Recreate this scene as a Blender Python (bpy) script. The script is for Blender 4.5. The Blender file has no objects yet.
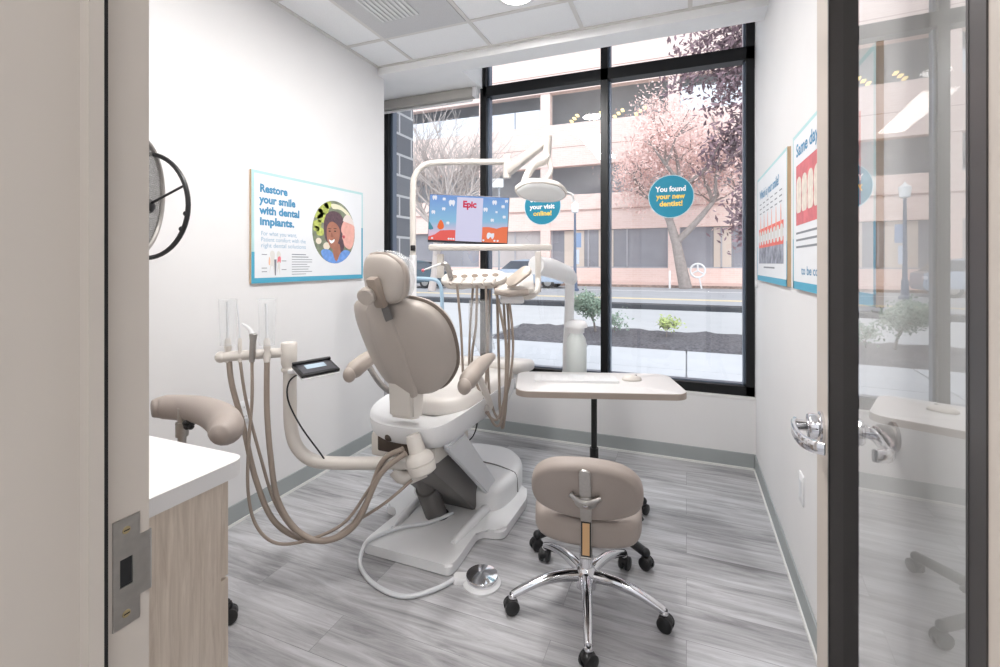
import bpy, bmesh, math, random
from mathutils import Vector, Matrix
random.seed(7)
S = bpy.context.scene
COL = S.collection
PI = math.pi
TH = math.radians(21.76); FPX = 467.0; CXP, CYP, CAMH = 500.0, 263.0, 1.35
RV = Vector((math.cos(TH), math.sin(TH), 0)); FV = Vector((-math.sin(TH), math.cos(TH), 0)); ZV = Vector((0, 0, 1))
XV = Vector((1, 0, 0)); YV = Vector((0, 1, 0))

def P(x, y, d):                      # measured point at real distance d
    return Vector((0, 0, CAMH)) + FV*d + RV*((x-CXP)/FPX*d) - ZV*((y-CYP)/FPX*d)
def V(*a): return Vector(a)

# ------------------------------------------------------------------ materials
def lin(c):
    return tuple(((v/255)/12.92 if v/255 <= .04045 else ((v/255+.055)/1.055)**2.4) for v in c) + (1,)
MATS = {}
def mat(name, rgb, rough=.5, metal=0, var=0, vscale=8, bump=0, bscale=60, spec=.5, emit=None, es=0, coat=0, trans=0, alpha=1):
    if name in MATS: return MATS[name]
    m = bpy.data.materials.new(name); m.use_nodes = True
    nt = m.node_tree; b = nt.nodes['Principled BSDF']
    c = lin(rgb)
    b.inputs['Base Color'].default_value = c
    b.inputs['Roughness'].default_value = rough; b.inputs['Metallic'].default_value = metal
    b.inputs['Specular IOR Level'].default_value = spec
    b.inputs['Coat Weight'].default_value = coat
    b.inputs['Transmission Weight'].default_value = trans
    b.inputs['Alpha'].default_value = alpha
    if emit: b.inputs['Emission Color'].default_value = lin(emit); b.inputs['Emission Strength'].default_value = es
    tc = nt.nodes.new('ShaderNodeTexCoord')
    n = nt.nodes.new('ShaderNodeTexNoise'); n.inputs['Scale'].default_value = vscale; n.inputs['Detail'].default_value = 3
    nt.links.new(tc.outputs['Object'], n.inputs['Vector'])
    r = nt.nodes.new('ShaderNodeValToRGB')
    v = max(var, .015)
    r.color_ramp.elements[0].position = .3; r.color_ramp.elements[1].position = .7
    r.color_ramp.elements[0].color = tuple(x*(1-v) for x in c[:3]) + (1,)
    r.color_ramp.elements[1].color = tuple(min(1, x*(1+v)) for x in c[:3]) + (1,)
    nt.links.new(n.outputs['Fac'], r.inputs['Fac']); nt.links.new(r.outputs['Color'], b.inputs['Base Color'])
    if bump:
        n2 = nt.nodes.new('ShaderNodeTexNoise'); n2.inputs['Scale'].default_value = bscale
        nt.links.new(tc.outputs['Object'], n2.inputs['Vector'])
        bp = nt.nodes.new('ShaderNodeBump'); bp.inputs['Strength'].default_value = bump; bp.inputs['Distance'].default_value = .002
        nt.links.new(n2.outputs['Fac'], bp.inputs['Height']); nt.links.new(bp.outputs['Normal'], b.inputs['Normal'])
    MATS[name] = m
    return m

def glass_mat(name, ior, tint=(1, 1, 1), rough=0.0):
    m = bpy.data.materials.new(name); m.use_nodes = True; nt = m.node_tree; nt.nodes.clear()
    o = nt.nodes.new('ShaderNodeOutputMaterial'); mx = nt.nodes.new('ShaderNodeMixShader')
    t = nt.nodes.new('ShaderNodeBsdfTransparent'); t.inputs['Color'].default_value = tint + (1,)
    g = nt.nodes.new('ShaderNodeBsdfGlossy'); g.inputs['Roughness'].default_value = rough
    f0 = ((ior-1)/(ior+1))**2*1.9
    lw = nt.nodes.new('ShaderNodeLayerWeight'); pw = nt.nodes.new('ShaderNodeMath'); pw.operation = 'POWER'; pw.inputs[1].default_value = 4.6 if ior < 1.7 else 3.3
    f = nt.nodes.new('ShaderNodeMath'); f.operation = 'MULTIPLY_ADD'; f.inputs[1].default_value = 1-f0; f.inputs[2].default_value = f0
    nt.links.new(lw.outputs['Facing'], pw.inputs[0]); nt.links.new(pw.outputs[0], f.inputs[0])
    nt.links.new(f.outputs[0], mx.inputs[0]); nt.links.new(t.outputs[0], mx.inputs[1]); nt.links.new(g.outputs[0], mx.inputs[2])
    nt.links.new(mx.outputs[0], o.inputs[0]); MATS[name] = m
    return m

wall_m = mat('wall_paint', (224, 223, 223), .7, var=.012, vscale=3, bump=.12, bscale=220)
ceil_m = mat('ceiling_tile', (238, 239, 240), .9, var=.03, vscale=160, bump=.3, bscale=320)
grid_m = mat('ceiling_grid', (212, 210, 207), .5)
soffit_m = mat('soffit_paint', (240, 240, 240), .8)
base_m = mat('baseboard_vinyl', (158, 163, 163), .55, var=.03)
caulk_m = mat('white_caulk', (225, 225, 222), .6)
jamb_m = mat('jamb_paint', (190, 180, 170), .42, var=.015, vscale=4)
black_m = mat('black_plastic', (22, 22, 24), .4, coat=.1)
rubber_m = mat('black_rubber', (28, 28, 30), .75)
frame_m = mat('black_aluminium', (16, 17, 19), .35, metal=.3)
frameb_m = mat('blue_grey_aluminium', (112, 124, 140), .35, metal=.6)
doorblack_m = mat('dark_door_bead', (74, 71, 70), .4, metal=.5)
chrome_m = mat('chrome', (225, 225, 228), .09, metal=1)
steel_m = mat('brushed_steel', (176, 172, 168), .32, metal=1, var=.05, vscale=90)
cream_m = mat('cream_plastic', (213, 207, 200), .38, coat=.15)
white_m = mat('white_plastic', (229, 229, 230), .35, coat=.2)
shell_m = mat('taupe_shell', (178, 169, 161), .5, var=.02)
vinyl_m = mat('taupe_vinyl', (170, 159, 150), .45, bump=.15, bscale=300)
cush_m = mat('pale_vinyl', (214, 209, 204), .4)
pip_m = mat('dark_piping', (120, 108, 98), .5)
hose_m = mat('taupe_hose', (156, 143, 132), .45)
greyarm_m = mat('grey_casting', (104, 101, 99), .5)
grey_m = mat('light_grey_plastic', (215, 217, 220), .4)
stoolv_m = mat('stool_vinyl', (158, 147, 140), .55, bump=.2, bscale=260)
wood_lam = None
lam_m = mat('white_laminate', (216, 214, 213), .35)
edge_m = mat('taupe_edge_band', (158, 146, 137), .5)
teal_m = mat('teal_print', (24, 136, 165), .55)
teal2_m = mat('poster_teal', (76, 163, 192), .55)
aqua_m = mat('poster_aqua', (176, 212, 214), .6)
paper_m = mat('poster_paper', (226, 228, 231), .5)
txtb_m = mat('poster_blue_text', (70, 140, 180), .6)
txtg_m = mat('grey_text', (130, 134, 140), .6)
txtl_m = mat('light_blue_text', (140, 174, 198), .6)
white_t = mat('white_print', (245, 246, 246), .6)
yel_t = mat('yellow_print', (250, 215, 95), .6)
wood_m = None

def wood_mat(name, c1, c2, scale, axis):
    m = bpy.data.materials.new(name); m.use_nodes = True; nt = m.node_tree; b = nt.nodes['Principled BSDF']
    tc = nt.nodes.new('ShaderNodeTexCoord'); mp = nt.nodes.new('ShaderNodeMapping'); mp.inputs['Scale'].default_value = scale
    n = nt.nodes.new('ShaderNodeTexNoise'); n.inputs['Scale'].default_value = 1; n.inputs['Detail'].default_value = 6; n.inputs['Roughness'].default_value = .65; n.inputs['Distortion'].default_value = .6
    r = nt.nodes.new('ShaderNodeValToRGB'); r.color_ramp.elements[0].position = .3; r.color_ramp.elements[1].position = .72
    r.color_ramp.elements[0].color = lin(c1); r.color_ramp.elements[1].color = lin(c2)
    nt.links.new(tc.outputs['Object'], mp.inputs[0]); nt.links.new(mp.outputs[0], n.inputs[0]); nt.links.new(n.outputs['Fac'], r.inputs[0]); nt.links.new(r.outputs[0], b.inputs['Base Color'])
    b.inputs['Roughness'].default_value = .5; MATS[name] = m
    return m
wood_m = wood_mat('oak_laminate', (178, 163, 148), (214, 202, 188), (70, 70, 5), 2)

def floor_mat():
    m = bpy.data.materials.new('vinyl_planks'); m.use_nodes = True; nt = m.node_tree; b = nt.nodes['Principled BSDF']; L = nt.links.new
    tc = nt.nodes.new('ShaderNodeTexCoord')
    br = nt.nodes.new('ShaderNodeTexBrick'); br.inputs['Scale'].default_value = 1; br.inputs['Brick Width'].default_value = 1.22; br.inputs['Row Height'].default_value = .18
    br.inputs['Mortar Size'].default_value = .0012; br.inputs['Mortar Smooth'].default_value = .3; br.offset = .37
    br.inputs['Color1'].default_value = (.25, .25, .25, 1); br.inputs['Color2'].default_value = (.75, .75, .75, 1); br.inputs['Mortar'].default_value = (.3, .3, .3, 1)
    L(tc.outputs['Object'], br.inputs['Vector'])
    sepb = nt.nodes.new('ShaderNodeVectorMath'); sepb.operation = 'MULTIPLY_ADD'; sepb.inputs[1].default_value = (0, 0, 9); L(br.outputs['Color'], sepb.inputs[0]); L(tc.outputs['Object'], sepb.inputs[2])
    mp = nt.nodes.new('ShaderNodeMapping'); mp.inputs['Scale'].default_value = (2.2, 26, 1); L(sepb.outputs[0], mp.inputs[0])
    n = nt.nodes.new('ShaderNodeTexNoise'); n.inputs['Scale'].default_value = 1; n.inputs['Detail'].default_value = 8; n.inputs['Roughness'].default_value = .7; n.inputs['Distortion'].default_value = .8; L(mp.outputs[0], n.inputs[0])
    mp2 = nt.nodes.new('ShaderNodeMapping'); mp2.inputs['Scale'].default_value = (1.1, 5, 1); L(sepb.outputs[0], mp2.inputs[0])
    n2 = nt.nodes.new('ShaderNodeTexNoise'); n2.inputs['Scale'].default_value = 1; n2.inputs['Detail'].default_value = 4; L(mp2.outputs[0], n2.inputs[0])
    mxv = nt.nodes.new('ShaderNodeMath'); mxv.operation = 'MULTIPLY_ADD'; mxv.inputs[1].default_value = .75; L(n.outputs['Fac'], mxv.inputs[0])
    sc = nt.nodes.new('ShaderNodeMath'); sc.operation = 'MULTIPLY'; sc.inputs[1].default_value = .5; L(n2.outputs['Fac'], sc.inputs[0]); L(sc.outputs[0], mxv.inputs[2])
    r = nt.nodes.new('ShaderNodeValToRGB'); e = r.color_ramp.elements
    e[0].position = .42; e[0].color = lin((116, 115, 117)); e[1].position = .8; e[1].color = lin((205, 205, 208))
    k = e.new(.6); k.color = lin((166, 165, 167))
    L(mxv.outputs[0], r.inputs[0])
    mm = nt.nodes.new('ShaderNodeMix'); mm.data_type = 'RGBA'; mm.blend_type = 'MULTIPLY'; L(br.outputs['Fac'], mm.inputs[0]); L(r.outputs[0], mm.inputs[6]); mm.inputs[7].default_value = (.6, .6, .6, 1)
    L(mm.outputs[2], b.inputs['Base Color']); b.inputs['Roughness'].default_value = .34
    bp = nt.nodes.new('ShaderNodeBump'); bp.inputs['Strength'].default_value = .15; bp.inputs['Distance'].default_value = .002; L(n.outputs['Fac'], bp.inputs['Height']); L(bp.outputs[0], b.inputs['Normal'])
    return m
floor_m = floor_mat()

def brick_mat(name, c1, c2, mortar, w, h, ms, rx=0.0):
    m = bpy.data.materials.new(name); m.use_nodes = True; nt = m.node_tree; b = nt.nodes['Principled BSDF']; L = nt.links.new
    tc = nt.nodes.new('ShaderNodeTexCoord'); sp = nt.nodes.new('ShaderNodeSeparateXYZ'); cb = nt.nodes.new('ShaderNodeCombineXYZ'); ad = nt.nodes.new('ShaderNodeMath'); ad.operation = 'ADD'
    L(tc.outputs['Object'], sp.inputs[0]); L(sp.outputs[0], ad.inputs[0]); L(sp.outputs[1], ad.inputs[1]); L(ad.outputs[0], cb.inputs[0]); L(sp.outputs[2], cb.inputs[1])
    br = nt.nodes.new('ShaderNodeTexBrick'); br.inputs['Scale'].default_value = 1; br.inputs['Brick Width'].default_value = w; br.inputs['Row Height'].default_value = h; br.inputs['Mortar Size'].default_value = ms
    br.inputs['Color1'].default_value = lin(c1); br.inputs['Color2'].default_value = lin(c2); br.inputs['Mortar'].default_value = lin(mortar)
    L(cb.outputs[0], br.inputs['Vector']); L(br.outputs['Color'], b.inputs['Base Color']); b.inputs['Roughness'].default_value = .85
    return m
pinkbrick_m = brick_mat('pink_brick', (233, 211, 204), (228, 205, 197), (235, 218, 212), .4, .13, .012)
greybrick_m = brick_mat('grey_block', (128, 130, 136), (112, 114, 121), (200, 200, 202), .42, .2, .012)

# ------------------------------------------------------------------ mesh helpers
class MB:
    def __init__(s): s.bm = bmesh.new()
    def quad(s, pts):
        s.bm.faces.new([s.bm.verts.new(p) for p in pts]); return s
    def boxm(s, M, sx, sy, sz, bev=0, seg=2):
        r = bmesh.ops.create_cube(s.bm, size=1); vs = r['verts']
        for v in vs: v.co = Vector((v.co.x*sx, v.co.y*sy, v.co.z*sz))
        if bev:
            es = list({e for v in vs for e in v.link_edges})
            rb = bmesh.ops.bevel(s.bm, geom=es, offset=bev, segments=seg, profile=.5, affect='EDGES', clamp_overlap=True)
            vs = rb['verts'] if rb['verts'] else vs
            allv = set()
            for f in rb['faces']: allv.update(f.verts)
            # gather the connected island
            st = [next(iter(allv))]; seen = set(st)
            while st:
                v = st.pop()
                for e in v.link_edges:
                    o = e.other_vert(v)
                    if o not in seen: seen.add(o); st.append(o)
            vs = list(seen)
        for v in vs: v.co = M @ v.co
        return s
    def box(s, x0, x1, y0, y1, z0, z1, bev=0):
        return s.boxm(Matrix.Translation(((x0+x1)/2, (y0+y1)/2, (z0+z1)/2)), abs(x1-x0), abs(y1-y0), abs(z1-z0), bev)
    def obox(s, c, u, v, w, su, sv, sw, bev=0):         # oriented box
        M = Matrix((( u.x, v.x, w.x, c.x), (u.y, v.y, w.y, c.y), (u.z, v.z, w.z, c.z), (0, 0, 0, 1)))
        return s.boxm(M, su, sv, sw, bev)
    def tube(s, pts, r, n=10, smooth=0, cap=True):
        pts = [Vector(p) for p in pts]
        rs = list(r) if isinstance(r, (list, tuple)) else [r]*len(pts)
        if smooth:
            q = []; qr = []
            for i in range(len(pts)-1):
                p0 = pts[max(i-1, 0)]; p1 = pts[i]; p2 = pts[i+1]; p3 = pts[min(i+2, len(pts)-1)]
                for k in range(smooth):
                    t = k/smooth
                    q.append(.5*((2*p1)+(-p0+p2)*t+(2*p0-5*p1+4*p2-p3)*t*t+(-p0+3*p1-3*p2+p3)*t**3)); qr.append(rs[i]*(1-t)+rs[i+1]*t)
            q.append(pts[-1]); qr.append(rs[-1]); pts, rs = q, qr
        rings = []; ref = None
        for i, p in enumerate(pts):
            a = pts[max(i-1, 0)]; b = pts[min(i+1, len(pts)-1)]; t = (b-a).normalized()
            if ref is None:
                ref = Vector((0, 0, 1)) if abs(t.z) < .9 else Vector((1, 0, 0))
            u = (ref - t*ref.dot(t)).normalized(); ref = u; w = t.cross(u)
            rings.append([s.bm.verts.new(p + (u*math.cos(2*PI*k/n) + w*math.sin(2*PI*k/n))*rs[i]) for k in range(n)])
        for i in range(len(rings)-1):
            for k in range(n):
                s.bm.faces.new((rings[i][k], rings[i][(k+1) % n], rings[i+1][(k+1) % n], rings[i+1][k]))
        if cap:
            s.bm.faces.new(rings[0][::-1]); s.bm.faces.new(rings[-1])
        return s
    def lathe(s, o, axis, prof, n=24):                 # prof: (height, radius)
        axis = axis.normalized(); ref = Vector((0, 0, 1)) if abs(axis.z) < .9 else Vector((1, 0, 0))
        u = (ref-axis*ref.dot(axis)).normalized(); w = axis.cross(u); rings = []
        for h, r in prof:
            r = max(r, 1e-4)
            rings.append([s.bm.verts.new(o+axis*h+(u*math.cos(2*PI*k/n)+w*math.sin(2*PI*k/n))*r) for k in range(n)])
        for i in range(len(rings)-1):
            for k in range(n):
                s.bm.faces.new((rings[i][k], rings[i][(k+1) % n], rings[i+1][(k+1) % n], rings[i+1][k]))
        s.bm.faces.new(rings[0][::-1]); s.bm.faces.new(rings[-1]); return s
    def cyl(s, a, b, r, r2=None, n=20):
        a = Vector(a); b = Vector(b); return s.lathe(a, b-a, [(0, r), ((b-a).length, r if r2 is None else r2)], n)
    def ball(s, c, r, sc=(1, 1, 1), M=None, n=16):
        q = bmesh.ops.create_uvsphere(s.bm, u_segments=n, v_segments=max(6, n*2//3), radius=r)
        for v in q['verts']:
            p = Vector((v.co.x*sc[0], v.co.y*sc[1], v.co.z*sc[2]))
            v.co = (M @ p if M else p) + Vector(c)
        return s
    def pad(s, o, u, v, w, outline, prof, curve=None):   # outline in (u,v); prof: list of (inset, w height); curve(a,b)->extra w
        n = len(outline); cx = sum(p[0] for p in outline)/n; cy = sum(p[1] for p in outline)/n; rings = []
        for ins, h in prof:
            ring = []
            for a, b in outline:
                dx, dy = a-cx, b-cy; L = math.hypot(dx, dy); k = max(.02, 1-ins/L)
                a2, b2 = cx+dx*k, cy+dy*k
                hh = h + (curve(a2, b2) if curve else 0)
                ring.append(s.bm.verts.new(o+u*a2+v*b2+w*hh))
            rings.append(ring)
        for i in range(len(rings)-1):
            for k in range(n):
                s.bm.faces.new((rings[i][k], rings[i][(k+1) % n], rings[i+1][(k+1) % n], rings[i+1][k]))
        for ring, (ins, h), fl in ((rings[0], prof[0], True), (rings[-1], prof[-1], False)):
            c = s.bm.verts.new(o+u*cx+v*cy+w*(h+(curve(cx, cy) if curve else 0)))
            for k in range(n):
                f = (ring[(k+1) % n], ring[k], c) if fl else (ring[k], ring[(k+1) % n], c)
                s.bm.faces.new(f)
        return s
    def prism(s, pts, dv):                              # planar polygon pts extruded by dv
        a = [s.bm.verts.new(p) for p in pts]; b = [s.bm.verts.new(Vector(p)+dv) for p in pts]; n = len(a)
        s.bm.faces.new(a[::-1]); s.bm.faces.new(b)
        for k in range(n): s.bm.faces.new((a[k], a[(k+1) % n], b[(k+1) % n], b[k]))
        return s
    def build(s, name, m, parent=None, smooth=None, sub=0):
        bmesh.ops.recalc_face_normals(s.bm, faces=s.bm.faces)
        me = bpy.data.meshes.new(name); s.bm.to_mesh(me); s.bm.free()
        ang = math.radians(38 if smooth is None else smooth)
        if smooth != 0:
            for f in me.polygons: f.use_smooth = True
            try: me.set_sharp_from_angle(angle=ang)
            except Exception: pass
        me.materials.append(m)
        o = bpy.data.objects.new(name, me); COL.objects.link(o)
        if parent:
            o.parent = parent
            o.matrix_parent_inverse = base_inv(parent)
        if sub:
            md = o.modifiers.new('smooth', 'SUBSURF'); md.levels = sub; md.render_levels = sub
        return o

def base_inv(p):
    M = Matrix.LocRotScale(p.location, p.rotation_euler, p.scale)
    if p.parent: M = p.parent_chain @ M if False else M
    return M.inverted()

def tag(o, label=None, cat=None, group=None, kind=None):
    if label: o['label'] = label
    if cat: o['category'] = cat
    if group: o['group'] = group
    if kind: o['kind'] = kind
    return o
def thing(name, label, cat, loc, group=None, kind=None):
    o = bpy.data.objects.new(name, None); o.empty_display_size = .1; COL.objects.link(o); o.location = loc
    return tag(o, label, cat, group, kind)
def struct(name, mb, m, smooth=0):
    return tag(mb.build(name, m, None, smooth), kind='structure')
def smoothloop(pts, k=6):                              # closed Catmull-Rom
    n = len(pts); out = []
    for i in range(n):
        p0, p1, p2, p3 = (Vector(pts[(i+j-1) % n]).to_2d() for j in range(4))
        for q in range(k):
            t = q/k; c = .5*((2*p1)+(-p0+p2)*t+(2*p0-5*p1+4*p2-p3)*t*t+(-p0+3*p1-3*p2+p3)*t**3); out.append((c.x, c.y))
    return out
def rrect(w, h, r, n=6, cx=0, cy=0):
    out = []
    for qx, qy, a0 in ((1, 1, 0), (-1, 1, 90), (-1, -1, 180), (1, -1, 270)):
        for k in range(n+1):
            a = math.radians(a0+90*k/n); out.append((cx+qx*(w/2-r)+r*math.cos(a), cy+qy*(h/2-r)+r*math.sin(a)))
    return out
def ell(a, b, n=36, cx=0, cy=0): return [(cx+a*math.cos(2*PI*k/n), cy+b*math.sin(2*PI*k/n)) for k in range(n)]
def soft(th, r=.02, ins=0):                            # pillow profile
    out = []
    for k in range(5):
        a = k/4*PI/2; out.append((ins+r*(1-math.sin(a)), r*(1-math.cos(a))))
    for k in range(5):
        a = PI/2-k/4*PI/2; out.append((ins+r*(1-math.sin(a)), th-r*(1-math.cos(a))))
    return out

def text_into(mb, s, o, u, v, size, align='LEFT', width=None, bold=0.0, lift=0.0006):
    cu = bpy.data.curves.new('t', 'FONT'); cu.body = s; cu.size = 1; cu.align_x = align; cu.resolution_u = 3; cu.offset = bold
    ob = bpy.data.objects.new('t', cu); COL.objects.link(ob)
    bpy.context.view_layer.update()
    me = bpy.data.meshes.new_from_object(ob.evaluated_get(bpy.context.evaluated_depsgraph_get()))
    xs = [q.co.x for q in me.vertices] or [0, 1]
    kx = size if width is None else width/max(1e-6, (max(xs)-min(xs)))
    w = u.cross(v)
    vs = [mb.bm.verts.new(o+u*(q.co.x*kx)+v*(q.co.y*size)+w*lift) for q in me.vertices]
    for p in me.polygons:
        try: mb.bm.faces.new([vs[i] for i in p.vertices])
        except ValueError: pass
    bpy.data.objects.remove(ob); bpy.data.curves.remove(cu); bpy.data.meshes.remove(me)
def flatpoly(mb, o, u, v, pts, lift):
    w = u.cross(v); mb.bm.faces.new([mb.bm.verts.new(o+u*a+v*b+w*lift) for a, b in pts])
def copy_tree(o, parent=None):
    c = o.copy(); COL.objects.link(c)
    if parent: c.parent = parent; c.matrix_parent_inverse = o.matrix_parent_inverse.copy()
    for ch in list(o.children): copy_tree(ch, c)
    return c

# ------------------------------------------------------------------ ROOM
XL, XR, YB, YW, ZC = -2.17, .42, .365, 3.44, 2.83
YG = 3.52                                              # window plane
struct('floor', MB().box(-2.9, .95, -1.6, 3.6, -.12, 0), floor_m)
# ceiling: tiles with T-grid, then bulkhead to the window
struct('ceiling', MB().box(-2.9, .95, -1.6, 2.94, 2.83, 2.95), ceil_m)
g = MB()
for gx in (-1.854, -1.235, -.61, .02): g.box(gx-.012, gx+.012, YB, 2.94, 2.824, 2.8302)
for gy in (2.58, 1.36, .75): g.box(XL, XR, gy-.012, gy+.012, 2.8235, 2.8302)
g.box(XL, XL+.02, YB, 2.94, 2.822, 2.8302); g.box(XR-.02, XR, YB, 2.94, 2.822, 2.8302); g.box(XL, XR, 2.92, 2.94, 2.822, 2.8302)
g.box(XL, XR, 1.958, 1.982, 2.8235, 2.8302)
struct('trim_1', g, grid_m)
b = MB(); b.box(-2.9, XR, 2.94, 3.11, 2.77, 3.3); b.box(-2.9, -1.545, 3.11, 3.56, 2.77, 3.3); b.box(-2.9, XR+.1, 2.94, 3.6, 3.3, 3.4)
struct('trim_2', b, soffit_m)
w = MB(); w.box(XL-.12, XL, YB, 3.02, 0, 2.95); w.box(-2.75, XL-.12, 2.9, 3.02, 0, 2.95)
struct('wall_left', w, wall_m)
struct('wall_recess', MB().box(-2.75, -2.63, 3.02, 3.56, 0, 2.95), wall_m)
struct('wall_right', MB().box(XR, XR+.12, -.1, 3.6, 0, 3.4), wall_m)
w = MB(); w.box(-2.63, XR, YW, 3.56, 0, .462)
struct('wall_back', w, wall_m)
# door wall with opening X -.60 .. .31, Z 0 .. 2.13
w = MB(); w.box(XL-.12, -.66, .12, YB, 0, 2.95); w.box(.37, .95, .12, YB, 0, 2.95) ; w.box(-.66, .37, .12, YB, 2.18, 2.95)
struct('wall_front', w, wall_m)
# hallway
w = MB(); w.box(-2.9, .95, -1.72, -1.6, 0, 2.95)
struct('wall_hall', w, wall_m)
# baseboards
def baseb(name, x0, x1, y0, y1): struct(name, MB().box(x0, x1, y0, y1, .012, .105, .004), base_m)
baseb('baseboard_left', XL, XL+.008, YB, 3.02); baseb('baseboard_right', XR-.008, XR, YB, YW); baseb('baseboard_back', -2.63, XR-.008, YW-.008, YW)
q = MB(); q.box(XL, XL+.014, YB, 3.02, 0, .014); q.box(XR-.014, XR, YB, YW, 0, .014); q.box(-2.63, XR, YW-.014, YW, 0, .014)
struct('trim_3', q, caulk_m)

# door frame (hollow metal, double rabbet), left = strike side
f = MB()
f.box(-.66, -.600, .10, YB, 0, 2.18); f.box(-.60, -.584, .296, .310, 0, 2.15)
f.box(-.70, -.66, YB, YB+.012, 0, 2.22); f.box(-.70, -.66, .09, .10, 0, 2.22)
f.box(.31, .37, .10, YB, 0, 2.18); f.box(.37, .41, YB, YB+.012, 0, 2.22)
f.box(-.66, .37, .10, YB, 2.13, 2.19)
struct('door_frame', f, jamb_m)
struct('trim_4', MB().box(-.601, -.5975, .310, .321, 0, 2.13), rubber_m)
# strike plate
t = thing('strike_plate', 'brushed steel strike plate screwed into the beige door jamb', 'strike plate', (-.6, .345, .99))
zc = .995
pl = MB()
out = [(.3262, zc-.062), (.3262, zc+.062), (.353, zc+.062), (.353, zc+.035), (.3655, zc+.035), (.3655, zc-.035), (.353, zc-.035), (.353, zc-.062)]
# plate with latch hole: ring of boxes
pl.box(-.6005, -.598, .3262, .333, zc-.062, zc+.062); pl.box(-.6005, -.598, .333, .346, zc+.016, zc+.062); pl.box(-.6005, -.598, .333, .346, zc-.062, zc-.016)
pl.box(-.6005, -.598, .346, .354, zc-.062, zc+.062); pl.box(-.6005, -.598, .354, .366, zc-.035, zc+.035)
pl.tube([(-.599, .366, zc-.035), (-.599, .366, zc+.035)], .0012, 6)
pl.box(-.607, -.5995, .366, .3675, zc-.035, zc+.035)
pl.build('plate', steel_m, t, 30)
MB().box(-.6003, -.5994, .333, .346, zc-.016, zc+.016).build('latch_hole', black_m, t)
for zz in (zc+.048, zc-.048):
    s_ = MB().lathe(V(-.5982, .3395, zz), XV, [(0, .0045), (.0006, .0042), (.0008, .001)], 16).build('screw', mat('brass_screw', (196, 180, 140), .3, metal=1), t)
    MB().box(-.5975, -.5971, .3365, .3425, zz-.0006, zz+.0006).build('slot', black_m, s_)

# ------------------------------------------------------------------ DOOR LEAF (opened 90 deg)
t = thing('door_1', None, None, (.28, .35, 0), kind='structure')
DX0, DX1, DY0, DY1 = .26, .305, .345, 1.235
GY0, GY1 = .551, 1.110
d = MB(); d.box(DX0, DX1, GY1, DY1, .01, 2.12); d.box(DX0, DX1, DY0, GY0, .01, 2.12); d.box(DX0, DX1, GY0, GY1, .01, .12); d.box(DX0, DX1, GY0, GY1, 2.0, 2.12)
d.build('door_leaf', jamb_m, t, 0)
d = MB()
for y0, y1 in ((GY1-.004, GY1+.001), (GY0-.001, GY0+.004)):
    d.box(DX0-.002, DX1+.002, y0, y1, .12, 2.0)
d.box(DX0-.0015, DX0, GY0-.03, GY0+.002, .1, 2.02); d.box(DX0-.0025, DX0, GY1-.004, GY1+.006, .1, 2.02)
d.box(DX0-.002, DX1+.002, GY0, GY1, .118, .124); d.box(DX0-.002, DX1+.002, GY0, GY1, 1.996, 2.0)
d.build('glazing_bead', doorblack_m, t, 0)
dg = glass_mat('door_glass', 1.9, (.97, .98, .97))
MB().quad([(.2815, GY0, .12), (.2815, GY1, .12), (.2815, GY1, 2.0), (.2815, GY0, 2.0)]).build('glass_pane', dg, t, 0)
# levers
zl = 1.0; yl = 1.178
def strip(mb, pts, hw, th, side):
    for a, b_ in zip(pts[:-1], pts[1:]):
        dd = (b_-a); L = dd.length; dd.normalize(); n_ = dd.cross(side).normalized()
        mb.obox((a+b_)/2, side, dd, n_, hw*2, L+.006, th)
def ribbon(mb, pts, h, th):                            # flat curved lever bar, section h tall
    q = []
    for k in range(len(pts)-1):
        p0, p1, p2, p3 = pts[max(k-1, 0)], pts[k], pts[k+1], pts[min(k+2, len(pts)-1)]
        for m_ in range(5):
            u_ = m_/5; q.append(.5*((2*p1)+(-p0+p2)*u_+(2*p0-5*p1+4*p2-p3)*u_*u_+(-p0+3*p1-3*p2+p3)*u_**3))
    q.append(pts[-1]); rings = []
    for k, p_ in enumerate(q):
        tg = (q[min(k+1, len(q)-1)]-q[max(k-1, 0)]).normalized(); n_ = tg.cross(ZV).normalized()
        rings.append([mb.bm.verts.new(p_+n_*(th/2*cx_)+ZV*(h/2*cz_)) for cx_, cz_ in ((-1, -.7), (-.5, -1), (.5, -1), (1, -.7), (1, .7), (.5, 1), (-.5, 1), (-1, .7))])
    for a, b_ in zip(rings[:-1], rings[1:]):
        for k in range(8): mb.bm.faces.new((a[k], a[(k+1) % 8], b_[(k+1) % 8], b_[k]))
    mb.bm.faces.new(rings[0]); mb.bm.faces.new(rings[-1])
for sg, x0 in ((-1, DX0), (1, DX1)):
    k_ = 1 if sg < 0 else .72
    hm = MB(); hm.lathe(V(x0, yl, zl), XV*sg, [(0, .033), (.005, .033), (.007, .027), (.024*k_, .027), (.027*k_, .024), (.028*k_, .012), (.05*k_, .011)], 28)
    e = x0+sg*.052*k_
    ribbon(hm, [V(e-sg*.004, yl+.014, zl), V(e+sg*.002, yl-.01, zl), V(e+sg*.004, yl-.045, zl-.002), V(e, yl-.085, zl-.004), V(e-sg*.014, yl-.112, zl-.005), V(e-sg*.034*k_, yl-.122, zl-.005)], .024, .010)
    hm.build('lever_handle', chrome_m, t, 50)
t.rotation_euler = (0, 0, math.radians(-2.7)); t.location = (.25, .35, 0)
# wall door stop behind the leaf
t = thing('door_stop', 'round grey rubber wall bumper seen through the door glass', 'door stop', (XR, 1.255, .975))
MB().lathe(V(XR, 1.255, .975), -XV, [(0, .03), (.006, .03), (.008, .022), (.03, .022)], 24).build('bumper_cup', steel_m, t)
MB().lathe(V(XR-.03, 1.255, .975), -XV, [(0, .017), (.008, .017), (.012, .012)], 20).build('bumper_pad', rubber_m, t)

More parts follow.
